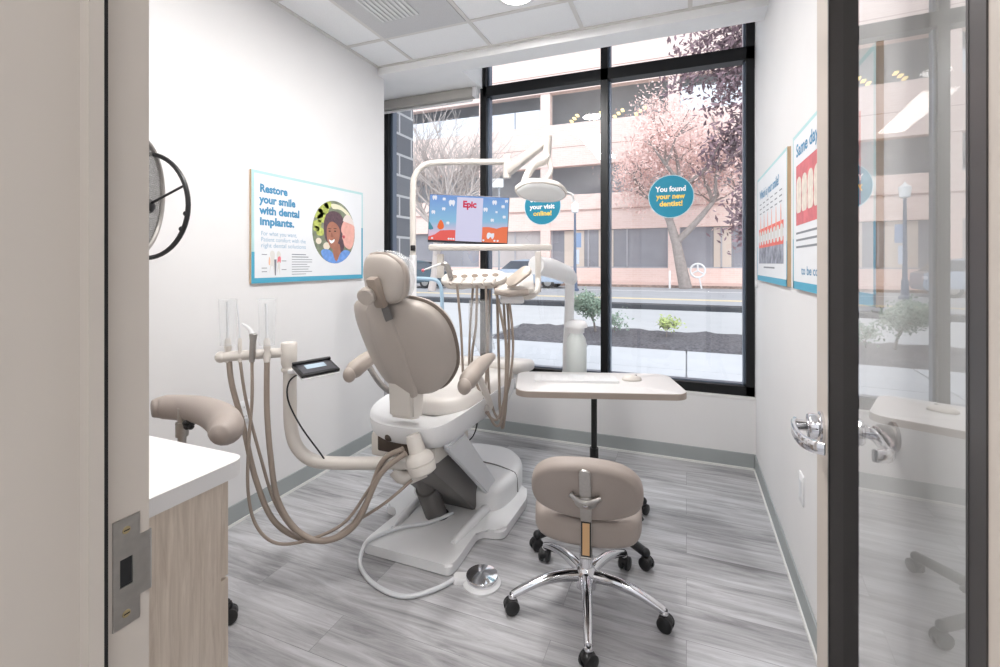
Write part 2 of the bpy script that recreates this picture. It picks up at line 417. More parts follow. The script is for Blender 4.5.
# ------------------------------------------------------------------ WINDOW
X0, X1, XM1, XM2 = -2.487, .418, -1.538, -.563
ZS, ZT = .467, 3.28
t = thing('window_1', None, None, (-1, YG, .46), kind='structure')
fr = MB(); frb = MB()
def mull(x, w=.052): fr.box(x-w/2, x+w/2, YG-.04, YG+.06, ZS, ZT)
fr.box(X0-.03, X0+.028, YG-.04, YG+.06, ZS, ZT); fr.box(X1-.05, X1, YG-.04, YG+.06, ZS, ZT)
mull(XM1); mull(XM2)
fr.box(X0, X1, YG-.04, YG+.06, ZS, ZS+.062)
fr.box(XM1, X1, YG-.04, YG+.05, 2.70, 2.785)
fr.build('window_frame', frame_m, t, 0)
for x in (XM1+.026, XM2+.026): frb.box(x, x+.014, YG+.0, YG+.06, ZS+.06, ZT)
frb.box(X0+.028, X0+.05, YG, YG+.06, ZS+.06, ZT); frb.box(X1-.064, X1-.05, YG, YG+.06, ZS+.06, ZT)
frb.box(X0, X1, YG, YG+.06, ZS+.062, ZS+.07)
frb.build('frame_gasket', frameb_m, t, 0)
wg = glass_mat('window_glass', 1.5, (.99, 1, .995))
MB().quad([(X0, YG+.03, ZS), (X1, YG+.03, ZS), (X1, YG+.03, ZT), (X0, YG+.03, ZT)]).build('glass_pane', wg, t, 0)
struct('window_sill', MB().box(-2.63, XR, YW-.001, YG+.07, .448, ZS, .003), lam_m)
# roller shade over left bay
t = thing('roller_shade', 'grey roller shade cassette at the top of the left window bay', 'roller shade', (-2.0, 3.44, 2.70))
MB().box(-2.55, -1.60, 3.405, 3.475, 2.69, 2.768, .008).build('cassette', mat('shade_fabric', (172, 169, 164), .7, var=.04, vscale=200), t)
MB().box(-1.60, -1.565, 3.40, 3.475, 2.69, 2.768, .006).build('end_bracket', white_m, t)
MB().tube([(-2.5, 3.45, 2.675), (-1.62, 3.45, 2.675)], .011, 10).build('hem_bar', white_m, t)
# small latch with chain at right of the window
t = thing('shade_chain_holder', 'small white chain holder on the right wall beside the window', 'chain holder', (XR, 3.38, 1.2))
MB().box(XR-.012, XR, 3.36, 3.40, 1.195, 1.235, .003).build('clip', white_m, t)
MB().tube([(XR-.01, 3.385, 2.6), (XR-.01, 3.385, 1.215)], .0025, 6).build('chain', white_m, t)

# round window stickers
def sticker(name, cx, cz, r, lines, lab, cl=None):
    t = thing(name, lab, 'sticker', (cx, YG+.026, cz), 'round teal window stickers')
    MB().lathe(V(cx, YG+.026, cz), -YV, [(0, r), (.0012, r)], 48).build('disc', mat('sticker_rim', (190, 220, 228), .5), t)
    MB().lathe(V(cx, YG+.0246, cz), -YV, [(0, r*.965), (.0006, r*.965)], 48).build('disc_face', teal_m, t)
    for s, z, wd, m in lines:
        mb = MB(); text_into(mb, s, V(cx-wd/2, YG+.0236, cz+z), XV, ZV, r*.34, 'LEFT', wd, .035, .0004)
        mb.build('lettering', m, t, 0)
sticker('window_sticker', -.103, 1.825, .154, [('You found', .036, .205, white_t), ('your new', -.016, .195, yel_t), ('dentist!', -.068, .155, yel_t)],
        'round teal sticker on the right pane reading You found your new dentist!')
sticker('window_sticker', -1.055, 1.80, .150, [('Schedule', .035, .2, white_t), ('your visit', -.022, .205, white_t), ('online!', -.075, .15, yel_t)],
        'round teal sticker behind the exam lamp reading your visit online!')

# ------------------------------------------------------------------ CEILING FITTINGS
t = thing('ceiling_vent', 'perforated grey air return tile in the ceiling grid', 'ceiling vent', (-1.545, 2.27, 2.82))
vm = mat('vent_metal', (196, 196, 197), .5, var=.12, vscale=420)
MB().box(-1.84, -1.25, 1.984, 2.566, 2.822, 2.8298).build('plate', vm, t, 0)
for k in range(9):
    MB().box(-1.72+k*.03, -1.705+k*.03, 2.08, 2.38, 2.816, 2.8222).build('louvre', mat('louvre', (215, 215, 216), .4), t, 0)
lamp_e = mat('lamp_diffuser', (255, 250, 245), .5, emit=(255, 248, 240), es=9)
def downlight(x, y, r, lab, pw=30):
    t = thing('ceiling_light', lab, 'ceiling light', (x, y, 2.82), 'round ceiling lights')
    MB().lathe(V(x, y, 2.83), -ZV, [(0, r+.02), (.006, r+.02), (.010, r)], 36).build('trim_ring', white_m, t)
    MB().lathe(V(x, y, 2.8235), -ZV, [(0, r), (.006, r*.9)], 36).build('diffuser', lamp_e, t)
    l = bpy.data.lights.new('ceiling_lamp', 'AREA'); l.shape = 'DISK'; l.size = r*2; l.energy = pw; l.color = (1, .985, .97)
    o = bpy.data.objects.new('ceiling_lamp', l); COL.objects.link(o); o.location = (x, y, 2.81)
    o.parent = t; o.matrix_parent_inverse = Matrix.Translation(t.location).inverted()
LP = 20
downlight(-.87, 2.42, .095, 'round lit ceiling light in the tile nearest the window', LP)
t = thing('linear_ceiling_light', 'long lit strip light in the ceiling, seen only as a reflection', 'ceiling light', (-1.02, 1.25, 2.8))
MB().box(-1.16, -.88, .52, 2.02, 2.80, 2.8298, .004).build('housing', white_m, t, 0)
MB().box(-1.14, -.90, .54, 2.0, 2.796, 2.80).build('diffuser', lamp_e, t, 0)
l = bpy.data.lights.new('strip_lamp', 'AREA'); l.shape = 'RECTANGLE'; l.size = .24; l.size_y = 1.46; l.energy = 24; l.color = (1, .99, .98)
o = bpy.data.objects.new('strip_lamp', l); COL.objects.link(o); o.location = (-1.02, 1.27, 2.79)
o.parent = t; o.matrix_parent_inverse = Matrix.Translation(t.location).inverted()
for x in (-1.2, 0): downlight(x, -.75, .2, 'unseen round fill light added to the hallway ceiling', 9)  # unseen lamps behind the camera, added as fill light for hall and doorway

# ------------------------------------------------------------------ WALL PIECES
def outlet(name, o, u, w, lab, kind):
    v = ZV; t = thing(name, lab, 'wall plate', o)
    MB().pad(o, u, v, w, rrect(.072, .118, .006), [(0, 0), (0, .004), (.003, .006)]).build('plate', white_m, t)
    if kind == 'outlet':
        for s in (-1, 1):
            k = MB().pad(o+v*.025*s+w*.0062, u, v, w, rrect(.034, .03, .01), [(0, 0), (.001, .0012)]).build('socket', white_m, t)
            mb = MB(); mb.obox(o+v*.025*s+w*.0078+u*.006, u, v, w, .002, .009, .0006); mb.obox(o+v*.025*s+w*.0078-u*.006, u, v, w, .002, .009, .0006); mb.build('slot', black_m, k)
    else:
        MB().pad(o+w*.006, u, v, w, rrect(.034, .068, .003), [(0, 0), (.001, .002)]).build('insert', grey_m, t)
outlet('wall_outlet', V(XL, 1.79, .565), YV, XV, 'white power outlet plate low on the left wall above the counter', 'outlet')
outlet('wall_plate', V(XR, 2.13, .47), YV, -XV, 'white blank plate low on the right wall beside the door lever', 'plate')

# left poster, plane X = XL, u along +Y, facing +X: u x v = XV for u=Y, v=Z
def poster_base(name, o, u, v, W, H, lab, th=.014):
    w = u.cross(v); t = thing(name, lab, 'poster', o + u*W/2 + v*H/2, 'dental posters')
    MB().obox(o+u*W/2+v*H/2+w*th/2, u, v, w, W, H, th).build('board', mat('poster_edge', (196, 170, 138), .7), t, 0)
    mb = MB(); flatpoly(mb, o+w*th, u, v, [(0, 0), (W, 0), (W, H), (0, H)], .0004); mb.build('sheet', paper_m, t, 0)
    return t, o+w*th
W_, H_ = .923, .612
t, o = poster_base('wall_poster', V(XL, 1.822, 1.240), YV, ZV, W_, H_, 'teal bordered poster reading Restore your smile with dental implants')
bd = .022
m1 = MB(); flatpoly(m1, o, YV, ZV, [(0, H_-bd*.7), (W_, H_-bd*.7), (W_, H_), (0, H_)], .0008); flatpoly(m1, o, YV, ZV, [(0, .17), (bd*.8, .17), (bd*.8, H_-bd*.7), (0, H_-bd*.7)], .0008)
flatpoly(m1, o, YV, ZV, [(W_-bd*.6, .36), (W_, .36), (W_, H_-bd*.7), (W_-bd*.6, H_-bd*.7)], .0008); m1.build('pale_border', aqua_m, t, 0)
m1 = MB(); flatpoly(m1, o, YV, ZV, [(0, 0), (W_, 0), (W_, bd*1.3), (0, bd*1.3)], .0009); flatpoly(m1, o, YV, ZV, [(0, 0), (bd*.9, 0), (bd*.9, .17), (0, .17)], .001)
flatpoly(m1, o, YV, ZV, [(W_-bd*.7, 0), (W_, 0), (W_, .36), (W_-bd*.7, .36)], .001); m1.build('teal_border', teal2_m, t, 0)
for i, (s, wd) in enumerate((('Restore', .19), ('your smile', .255), ('with dental', .285), ('implants.', .24))):
    mb = MB(); text_into(mb, s, o+YV*.052+ZV*(.50-i*.060), YV, ZV, .060, 'LEFT', wd, .045, .001); mb.build('headline', txtb_m, t, 0)
for i, (s, wd) in enumerate((('For what you want,', .25), ('Patient comfort with the', .32), ('right dental solutions', .32))):
    mb = MB(); text_into(mb, s, o+YV*.06+ZV*(.262-i*.033), YV, ZV, .034, 'LEFT', wd, 0, .001); mb.build('subtitle', txtl_m, t, 0)
mb = MB()
for i, wd in enumerate((.11, .13, .16, .16, .12, .14, .13, .16, .11)):
    hh = .0035 if i > 1 else .005
    flatpoly(mb, o, YV, ZV, [(.275, .158-i*.0145), (.275+wd, .158-i*.0145), (.275+wd, .158-i*.0145+hh), (.275, .158-i*.0145+hh)], .001)
for a, b_ in ((.065, .155), (.065, .08), (.2, .12), (.2, .07), (.065, .06)):
    flatpoly(mb, o, YV, ZV, [(a, b_), (a+.035, b_), (a+.035, b_+.004), (a, b_+.004)], .001)
mb.build('small_print', txtg_m, t, 0)
PORT = [False]
def shape(name, pts, m, lift, t=t, o=o, u=YV, v=ZV):
    if PORT[0]: pts = [(NCX+(a-ocx)*NOA/oa, NCY+(b_-ocy)*NOB/ob_) for a, b_ in pts]
    mb = MB(); flatpoly(mb, o, u, v, pts, lift); return mb.build(name, m, t, 0)
tooth1 = mat('tooth_print', (214, 212, 208), .6); gum1 = mat('gum_print', (222, 120, 130), .6); implant = mat('implant_print', (120, 124, 134), .6)
shape('tooth_drawing', smoothloop([(.115, .05), (.125, .12), (.12, .165), (.135, .18), (.152, .165), (.15, .12), (.15, .05), (.14, .09), (.128, .09)], 4), tooth1, .001)
shape('gum_drawing', smoothloop([(.11, .12), (.112, .10), (.12, .10), (.122, .13), (.115, .145)], 3), mat('gum_print_pale', (232, 190, 160), .6), .0013)
shape('implant_drawing', [(.152, .04), (.160, .04), (.164, .13), (.148, .13)], implant, .0014)
shape('tooth_drawing', smoothloop([(.170, .055), (.172, .12), (.165, .16), (.178, .178), (.195, .16), (.190, .12), (.188, .04), (.18, .08)], 4), tooth1, .001)
shape('gum_drawing', smoothloop([(.17, .11), (.173, .14), (.185, .148), (.195, .14), (.192, .11), (.182, .12)], 3), gum1, .0013)
# portrait in an oval
ocx, ocy, oa, ob_ = .715, .318, .158, .205
NCX, NCY, NOA, NOB = .636, .313, .200, .206; PORT[0] = True
def in_oval(pts):     # clamp to oval
    out = []
    for a, b_ in pts:
        dx, dy = (a-ocx)/oa, (b_-ocy)/ob_; L = math.hypot(dx, dy)
        if L > .995: dx, dy = dx/L*.995, dy/L*.995
        out.append((ocx+dx*oa, ocy+dy*ob_))
    return out
shape('portrait_oval', ell(oa, ob_, 48, ocx, ocy), mat('portrait_dark', (126, 134, 112), .6, var=.35, vscale=20), .001)
gm = mat('portrait_green', (176, 186, 96), .6, var=.4, vscale=40)
random.seed(3)
for a, b_, r in ((.60, .43, .04), (.63, .47, .045), (.59, .36, .035), (.625, .40, .035), (.61, .31, .03), (.66, .495, .03), (.585, .33, .02)):
    shape('leafy_patch', in_oval(smoothloop([(a+r*math.cos(k)*random.uniform(.7, 1.1), b_+r*math.sin(k)*random.uniform(.7, 1.1)) for k in [i*PI/4 for i in range(8)]], 3)), gm, .0012)
shape('light_patch', in_oval(smoothloop([(.69, .5), (.75, .5), (.82, .46), (.86, .40), (.82, .43), (.76, .47), (.70, .47)], 3)), mat('portrait_cream', (226, 222, 196), .6), .0013)
for a, b_, r in ((.60, .255, .02), (.655, .225, .024)):
    shape('bokeh_patch', in_oval(ell(r, r, 14, a, b_)), mat('portrait_bokeh', (226, 214, 196), .6), .00135)
shape('hair', in_oval(smoothloop([(.64, .30), (.635, .37), (.655, .43), (.70, .455), (.75, .445), (.785, .40), (.795, .33), (.79, .24), (.765, .18), (.74, .24), (.66, .25)], 4)), mat('portrait_hair', (92, 70, 78), .6, var=.2, vscale=60), .0016)
skin = mat('portrait_skin', (166, 112, 92), .6, var=.1, vscale=30)
shape('neck', in_oval(smoothloop([(.70, .24), (.75, .24), (.76, .17), (.775, .12), (.67, .12), (.70, .17)], 3)), skin, .0018)
shape('shirt', in_oval(smoothloop([(.615, .19), (.66, .205), (.70, .18), (.725, .13), (.76, .185), (.80, .205), (.84, .18), (.79, .12), (.72, .10), (.65, .12)], 3)), mat('portrait_shirt', (108, 150, 214), .6, var=.15, vscale=40), .00185)
shape('chest', in_oval(smoothloop([(.70, .19), (.725, .125), (.755, .19), (.73, .21)], 3)), skin, .0020)
shape('face', smoothloop([(.655, .30), (.66, .355), (.69, .385), (.73, .37), (.752, .33), (.745, .27), (.72, .22), (.69, .21), (.665, .25)], 5), skin, .0022)
shape('smile', smoothloop([(.672, .268), (.69, .262), (.712, .272), (.708, .255), (.69, .243), (.677, .252)], 3), white_t, .0024)
for a, b_ in ((.676, .322), (.716, .325)): shape('eye', ell(.009, .004, 10, a, b_), mat('portrait_eye', (50, 34, 30), .6), .0024)
for a, b_ in ((.676, .338), (.716, .342)): shape('eyebrow', ell(.014, .0022, 10, a, b_), mat('portrait_eye', (50, 34, 30), .6), .0024)
shape('nose', smoothloop([(.69, .315), (.684, .29), (.69, .283), (.703, .287), (.699, .3)], 3), mat('portrait_nose', (146, 92, 76), .6), .0023)
skin2 = mat('portrait_skin_pale', (226, 170, 158), .6, var=.08, vscale=30)
shape('second_face', in_oval(smoothloop([(.765, .36), (.762, .33), (.772, .31), (.77, .285), (.778, .265), (.79, .23), (.83, .21), (.86, .25), (.87, .33), (.86, .39), (.82, .41), (.785, .40)], 5)), skin2, .0026)
shape('second_hair', in_oval(smoothloop([(.775, .40), (.80, .44), (.84, .43), (.872, .37), (.85, .38), (.81, .39)], 3)), mat('portrait_grey_hair', (226, 214, 208), .6), .0028)
shape('lips', smoothloop([(.772, .298), (.785, .302), (.792, .292), (.785, .280), (.774, .286)], 3), mat('portrait_lips', (196, 84, 92), .6), .0028)

PORT[0] = False
# right posters (facing -X): u = -Y so that u x v = -X
def rposter(name, yfar, ynear, z0, z1, lab):
    W = yfar-ynear; H = z1-z0
    t, o = poster_base(name, V(XR, yfar, z0), -YV, ZV, W, H, lab)
    m1 = MB(); flatpoly(m1, o, -YV, ZV, [(0, H-.014), (W, H-.014), (W, H), (0, H)], .0008); flatpoly(m1, o, -YV, ZV, [(0, .2), (.014, .2), (.014, H-.014), (0, H-.014)], .0008)
    flatpoly(m1, o, -YV, ZV, [(W-.014, .2), (W, .2), (W, H-.014), (W-.014, H-.014)], .0008); m1.build('pale_border', aqua_m, t, 0)
    m1 = MB(); flatpoly(m1, o, -YV, ZV, [(0, 0), (W, 0), (W, .03), (0, .03)], .001); flatpoly(m1, o, -YV, ZV, [(0, 0), (.015, 0), (.015, .2), (0, .2)], .001)
    flatpoly(m1, o, -YV, ZV, [(W-.015, 0), (W, 0), (W, .2), (W-.015, .2)], .001); m1.build('teal_border', teal2_m, t, 0)
    return t, o, W, H
k_ = XR/.426
t, o, W, H = rposter('wall_poster', 3.25, 2.34, 1.247, 1.855, 'poster nearest the window with a row of teeth diagrams over an x-ray')
U = -YV
mb = MB(); text_into(mb, 'Which is your smile?', o+U*.10+ZV*.475, U, ZV, .07, 'LEFT', .62, .02, .001); mb.build('headline', txtb_m, t, 0)
mb = MB()
for r_ in range(3):
    for c_ in range(6):
        z = .44-r_*.027; x = .10+c_*.125
        flatpoly(mb, o, U, ZV, [(x, z), (x+.07, z), (x+.07, z+.006), (x, z+.006)], .001)
flatpoly(mb, o, U, ZV, [(.25, .075), (.6, .075), (.6, .083), (.25, .083)], .001)
mb.build('small_print', txtg_m, t, 0)
red = mat('gum_red', (226, 110, 100), .6, var=.1, vscale=30)
for c_ in range(6):
    x = .14+c_*.125
    shape('root_drawing', smoothloop([(x-.012, .27), (x-.014, .31), (x, .385), (x+.014, .31), (x+.012, .27)], 3), mat('root_print', (236, 160, 140), .6), .001, t, o, U)
m1 = MB(); flatpoly(m1, o, U, ZV, [(.07, .262), (.83, .262), (.83, .30), (.07, .30)], .0009); m1.build('gum_band', red, t, 0)
shape('xray_band', [(.07, .10), (.83, .10), (.83, .205), (.07, .205)], mat('xray_print', (140, 144, 156), .6, var=.5, vscale=26), .001, t, o, U)
shape('gum_band', [(.07, .19), (.83, .19), (.83, .225), (.07, .225)], red, .0012, t, o, U)
for c_ in range(8):
    x = .12+c_*.095
    shape('tooth_drawing', smoothloop([(x-.03, .215), (x-.034, .27), (x, .285), (x+.034, .27), (x+.03, .215), (x, .205)], 3), mat('tooth_print', (214, 212, 208), .6), .0014, t, o, U)
t, o, W, H = rposter('wall_poster', 2.22, 1.32, 1.247, 1.86, 'poster with a large close-up photo of teeth and pink gums beside the door')
mb = MB(); text_into(mb, 'Same day crowns', o+U*.06+ZV*.52, U, ZV, .07, 'LEFT', .62, .02, .001); mb.build('headline', txtb_m, t, 0)
shape('gum_photo', [(.06, .25), (.80, .25), (.80, .485), (.06, .485)], mat('gum_photo', (206, 112, 118), .6, var=.15, vscale=16), .001, t, o, U)
for r_, z in enumerate((.39, .335)):
    for c_ in range(8):
        x = .11+c_*.09
        shape('tooth_drawing', smoothloop([(x-.038, z-.03), (x-.036, z+.03), (x, z+.047), (x+.036, z+.03), (x+.038, z-.03), (x, z-.038)], 3), mat('tooth_photo', (222, 212, 200), .5, var=.12, vscale=40), .0014+.0003*r_, t, o, U)
mb = MB()
for i in range(3): flatpoly(mb, o, U, ZV, [(.06, .215-i*.027), (.5, .215-i*.027), (.5, .223-i*.027), (.06, .223-i*.027)], .001)
mb.build('small_print', txtg_m, t, 0)
mb = MB(); text_into(mb, 'to be confident', o+U*.15+ZV*.06, U, ZV, .045, 'LEFT', .45, .01, .001); mb.build('caption', txtb_m, t, 0)

# ------------------------------------------------------------------ WALL FAN (left wall)
fc = P(150, 199, 1.95)
t = thing('wall_fan', 'grey mesh disc with a black wire ring behind it, half hidden by the door jamb', 'wall fan', fc)
ax = (RV*.93 - FV*.38).normalized(); uu = ZV; ww = ax.cross(uu).normalized()
rim = MB(); R_ = .205; cm = P(139, 196, 1.66)
tx = (ZV+RV*.06).normalized(); ty = (FV*.93-RV*.24).normalized()
rim.tube([cm+tx*R_*math.cos(a)+ty*R_*.9*math.sin(a) for a in [2*PI*k/40 for k in range(41)]], .009, 8, cap=False)
rim.build('mesh_rim', mat('grey_rim', (150, 146, 142), .4, metal=.4), t)
me = MB(); N = 26
for k in range(-N, N+1):
    s_ = k/N*R_*.97; h = math.sqrt(max(0, (R_*.97)**2-s_*s_))
    for aa, bb in ((tx, ty*.9), (ty*.9, tx)):
        if h > .01: me.tube([cm+aa*s_-bb*h, cm+aa*s_+bb*h], .0011, 4, cap=False)
me.build('mesh_guard', mat('grey_mesh', (120, 118, 116), .5, metal=.4), t)
c2 = P(146, 206, 1.75); r2 = .195
rg = MB(); tx2 = ZV; ty2 = (RV*.98-FV*.2).normalized()
rg.tube([c2+tx2*r2*math.cos(a)+ty2*r2*.96*math.sin(a) for a in [2*PI*k/48 for k in range(49)]], .0085, 8, cap=False)
rg.build('rear_ring', black_m, t)
sp = MB()
for a in (math.radians(68), math.radians(190), math.radians(310)):
    sp.tube([c2, c2+tx2*r2*math.cos(a)+ty2*r2*.96*math.sin(a)], .005, 6)
sp.ball(c2, .03); sp.build('spoke', black_m, t)
for a in (100, 118):
    a = math.radians(a); MB().ball(c2+tx2*r2*math.cos(a)*.97+ty2*r2*.93*math.sin(a), .011, n=10).build('clip', black_m, t)
MB().ball(cm+tx*.12, .022, (1.6, 1, .8)).build('bracket_hub', mat('grey_rim', (150, 146, 142), .4), t)
wb = MB(); wb.tube([c2, c2+V(-.15, .05, -.02), V(XL+.01, 1.12, c2.z-.04)], .014, 10, 3); wb.cyl(V(XL, 1.12, c2.z-.04), V(XL+.012, 1.12, c2.z-.04), .035)
wb.build('wall_arm', greyarm_m, t)

# ------------------------------------------------------------------ COUNTER CABINET
t = thing('base_cabinet', 'pale oak laminate base cabinet with drawers beside the doorway', 'cabinet', (-1.4, .58, 0))
cz = .90
cb = MB(); cb.box(-1.86, -.975, .375, .745, .09, cz-.035)
cb.build('carcass', wood_m, t, 0)
MB().box(-1.86, -1.0, .375, .70, 0, .09).build('toe_kick', mat('toe_kick', (90, 84, 78), .6), t, 0)
for dx in (0, 1):
    xx0 = -1.415 if dx == 0 else -1.858; xx1 = xx0+.438
    for z0, z1 in ((.10, .36), (.366, .63), (.636, .86)):
        dr = MB().box(xx0, xx1, .746, .765, z0, z1, .0015).build('drawer', wood_m, t, 0)
        MB().tube([((xx0+xx1)/2-.07, .765, z1-.04), ((xx0+xx1)/2-.07, .785, z1-.04), ((xx0+xx1)/2+.07, .785, z1-.04), ((xx0+xx1)/2+.07, .765, z1-.04)], .005, 8).build('handle', steel_m, dr) if False else None
t = thing('countertop', 'white laminate countertop with a rounded corner on the oak cabinet', 'countertop', (-1.4, .58, cz))
ol = [(-1.88, .37), (-.952, .37), (-.952, .775)]
ol = [(-1.88, .372), (-.950, .372)] + [(-.985+.035*math.cos(math.radians(a)), .757+.035*math.sin(math.radians(a))) for a in range(0, 91, 15)] + [(-1.88, .792)]
mb = MB(); mb.prism([V(a, b_, cz-.036) for a, b_ in ol], ZV*.036); mb.build('slab', lam_m, t, 30)

# ------------------------------------------------------------------ CASTER / STAR BASE
def caster(name, par, c, ang, r=.028, m=None):
    m = m or black_m; dr = V(math.cos(ang), math.sin(ang), 0); ax = V(-math.sin(ang), math.cos(ang), 0); cc = V(c[0], c[1], r)
    mb = MB()
    for s in (-1, 1): mb.lathe(cc+ax*s*.008, ax*s, [(0, r), (.012, r), (.016, r*.8), (.018, r*.3)], 20)
    mb.lathe(cc-ax*.008, ax, [(0, r*.5), (.016, r*.5)], 12)
    mb.ball(cc+ZV*r*.35, r*.95, (1, 1, .75)); mb.cyl(cc+ZV*r*.9, cc+ZV*(r*1.0+.02), .008, n=10)
    return mb.build(name, m, par)

def star(par, c, angs, R, zhub, zend, m, w0=.024, w1=.015, lift=.0, curv=.03, caster_m=None, rc=.028):
    for a in angs:
        a = math.radians(a); d = V(math.cos(a), math.sin(a), 0); o = V(c[0], c[1], 0)
        mb = MB(); pts = []; n = 7
        for k in range(n+1):
            t_ = k/n; z = zhub*(1-t_)+zend*t_+curv*math.sin(PI*t_*.9); pts.append(o+d*(R*t_*.98+.0)+ZV*z)
        mb.tube(pts, [w0+(w1-w0)*(k/n) for k in range(n+1)], 12, 2)
        mb.ball(o+d*R*.985+ZV*(zend), w1*1.05, n=12)
        mb.build('leg', m, par)
        caster('caster', par, (o+d*R)[:2], a+random.uniform(-.9, .9), rc, caster_m)

# ------------------------------------------------------------------ OPERATOR STOOL
SC = (-.37, 1.845)
t = thing('operator_stool', 'taupe dental stool with chrome five-star base in the middle of the floor', 'stool', (SC[0], SC[1], 0))
star(t, SC, (-149, -77, -5, 67, 139), .30, .115, .062, chrome_m)
MB().lathe(V(SC[0], SC[1], .07), ZV, [(0, .02), (.005, .042), (.05, .046), (.075, .034), (.08, .028), (.085, .026), (.20, .025), (.2, .014), (.285, .014)], 28).build('column', chrome_m, t)
# seat: rounded, below the backrest
fdir = V(-.14, .99, 0).normalized(); sdir = V(.99, .14, 0).normalized()
so = V(-.352, 1.80, .355)
seat_o = smoothloop([(.198, -.02), (.18, .14), (.10, .20), (-.10, .20), (-.18, .14), (-.198, -.02), (-.17, -.14), (-.07, -.185), (.07, -.185), (.17, -.14)], 5)
MB().pad(so, sdir, fdir, ZV, seat_o, soft(.10, .03)).build('seat', stoolv_m, t, 70)
MB().pad(so-ZV*.012, sdir, fdir, ZV, smoothloop([(.13, 0), (.1, .1), (0, .13), (-.1, .1), (-.13, 0), (-.1, -.1), (0, -.13), (.1, -.1)], 4), [(0, 0), (0, .012)]).build('seat_plate', black_m, t)
# backrest leaning back to camera
lean = math.radians(22)
bu = sdir; bv = (ZV*math.cos(lean)-fdir*math.sin(lean)).normalized(); bw = bu.cross(bv).normalized()   # bw points to the sitter or back
if bw.dot(fdir) > 0: bw_back = -bw
else: bw_back = bw
bo = P(586, 489, 1.60)
bout = smoothloop([(.190, -.01), (.172, .06), (.11, .108), (0, .125), (-.11, .108), (-.172, .06), (-.190, -.01), (-.172, -.07), (-.10, -.105), (0, -.118), (.10, -.105), (.172, -.07)], 5)
MB().pad(bo+bw_back*-.03, bu, bv, bw_back, bout, soft(.062, .022), lambda a, b_: -.35*a*a).build('backrest', stoolv_m, t, 70)
bf = bo+bw_back*.033
MB().pad(bf, bu, bv, bw_back, rrect(.038, .235, .014, cy=.002), [(0, 0), (0, .006), (.002, .008)]).build('back_bar', steel_m, t)
hb = MB(); hb.tube([bf+bu*-.05+bv*.012+bw_back*.004, bf+bu*-.03+bv*-.0+bw_back*.012, bf+bv*-.01+bw_back*.014, bf+bu*.03+bv*-.0+bw_back*.012, bf+bu*.05+bv*.006+bw_back*.004], .010, 10, 4)
hb.pad(bf+bw_back*.004+bv*-.018, bu, bv, bw_back, ell(.036, .026, 24), [(0, 0), (0, .008), (.005, .011)])
hb.build('bracket', steel_m, t)
MB().lathe(bf+bw_back*.014+bv*-.02, bw_back, [(0, .009), (.004, .008), (.005, .003)], 6).build('bolt', chrome_m, t)
ptop = bf+bv*-.105
pb = [ptop, ptop-ZV*.125-fdir*.004, ptop-ZV*.150+fdir*.03, ptop-ZV*.150+fdir*.22]
arm = MB()
def strip(mb, pts, hw, th, side):
    for a, b_ in zip(pts[:-1], pts[1:]):
        dd = (b_-a); L = dd.length; dd.normalize(); n_ = dd.cross(side).normalized()
        mb.obox((a+b_)/2, side, dd, n_, hw*2, L+.006, th)
strip(arm, pb, .018, .008, sdir); arm.build('back_support', steel_m, t, 0)
ins = MB(); a_, b_ = pb[0], pb[1]; dd = (b_-a_).normalized(); n_ = dd.cross(sdir).normalized()
if n_.dot(fdir) > 0: n_ = -n_
ins.obox((a_+b_)/2+n_*.005, sdir, dd, n_, .034, (b_-a_).length*.96, .004); ins.build('slot_frame', black_m, t, 0)
ins = MB(); ins.obox((a_+b_)/2+n_*.0075, sdir, dd, n_, .024, (b_-a_).length*.86, .003); ins.build('slot_insert', mat('tan_insert', (205, 165, 120), .5), t, 0)
lv = MB(); lv.tube([V(-.37, 1.85, .31), V(-.30, 1.95, .305), V(-.20, 1.99, .30)], .005, 8); lv.ball(V(-.19, 1.995, .30), .018, (1.6, 1, .7)); lv.build('height_lever', black_m, t)

# ------------------------------------------------------------------ BEDSIDE WORK TABLE
tc_ = V(-.432, 2.362, 0); ta = math.radians(17.5); tu = V(math.cos(ta), math.sin(ta), 0); tv = V(-math.sin(ta), math.cos(ta), 0)
t = thing('work_table', 'white top table with taupe edge on a black column under the window', 'table', tc_)
MB().pad(tc_+ZV*.722+tu*.01, tu, tv, ZV, rrect(.80, .40, .07, 8), [(0, 0), (0, .026), (.003, .0285)]).build('edge_band', edge_m, t, 30)
MB().pad(tc_+ZV*.7502+tu*.01, tu, tv, ZV, rrect(.796, .396, .068, 8), [(0, 0), (0, .001), (.001, .0015)]).build('tabletop', lam_m, t, 30)
co = MB(); co.cyl(tc_+ZV*.10, tc_+ZV*.72, .015); co.cyl(tc_+ZV*.06, tc_+ZV*.42, .022); co.lathe(tc_+ZV*.715, -ZV, [(0, .045), (.012, .045), (.02, .02)], 20)
co.build('column', black_m, t)
MB().tube([tc_+ZV*.705, tc_+ZV*.695-tu*.08-tv*.05, tc_+ZV*.70-tu*.15-tv*.09], [.004, .004, .007], 8).build('height_lever', black_m, t)
star(t, tc_, (-38, 50, 95, 150, -131), .34, .085, .07, mat('black_base', (30, 30, 33), .35), .024, .02, curv=.0)
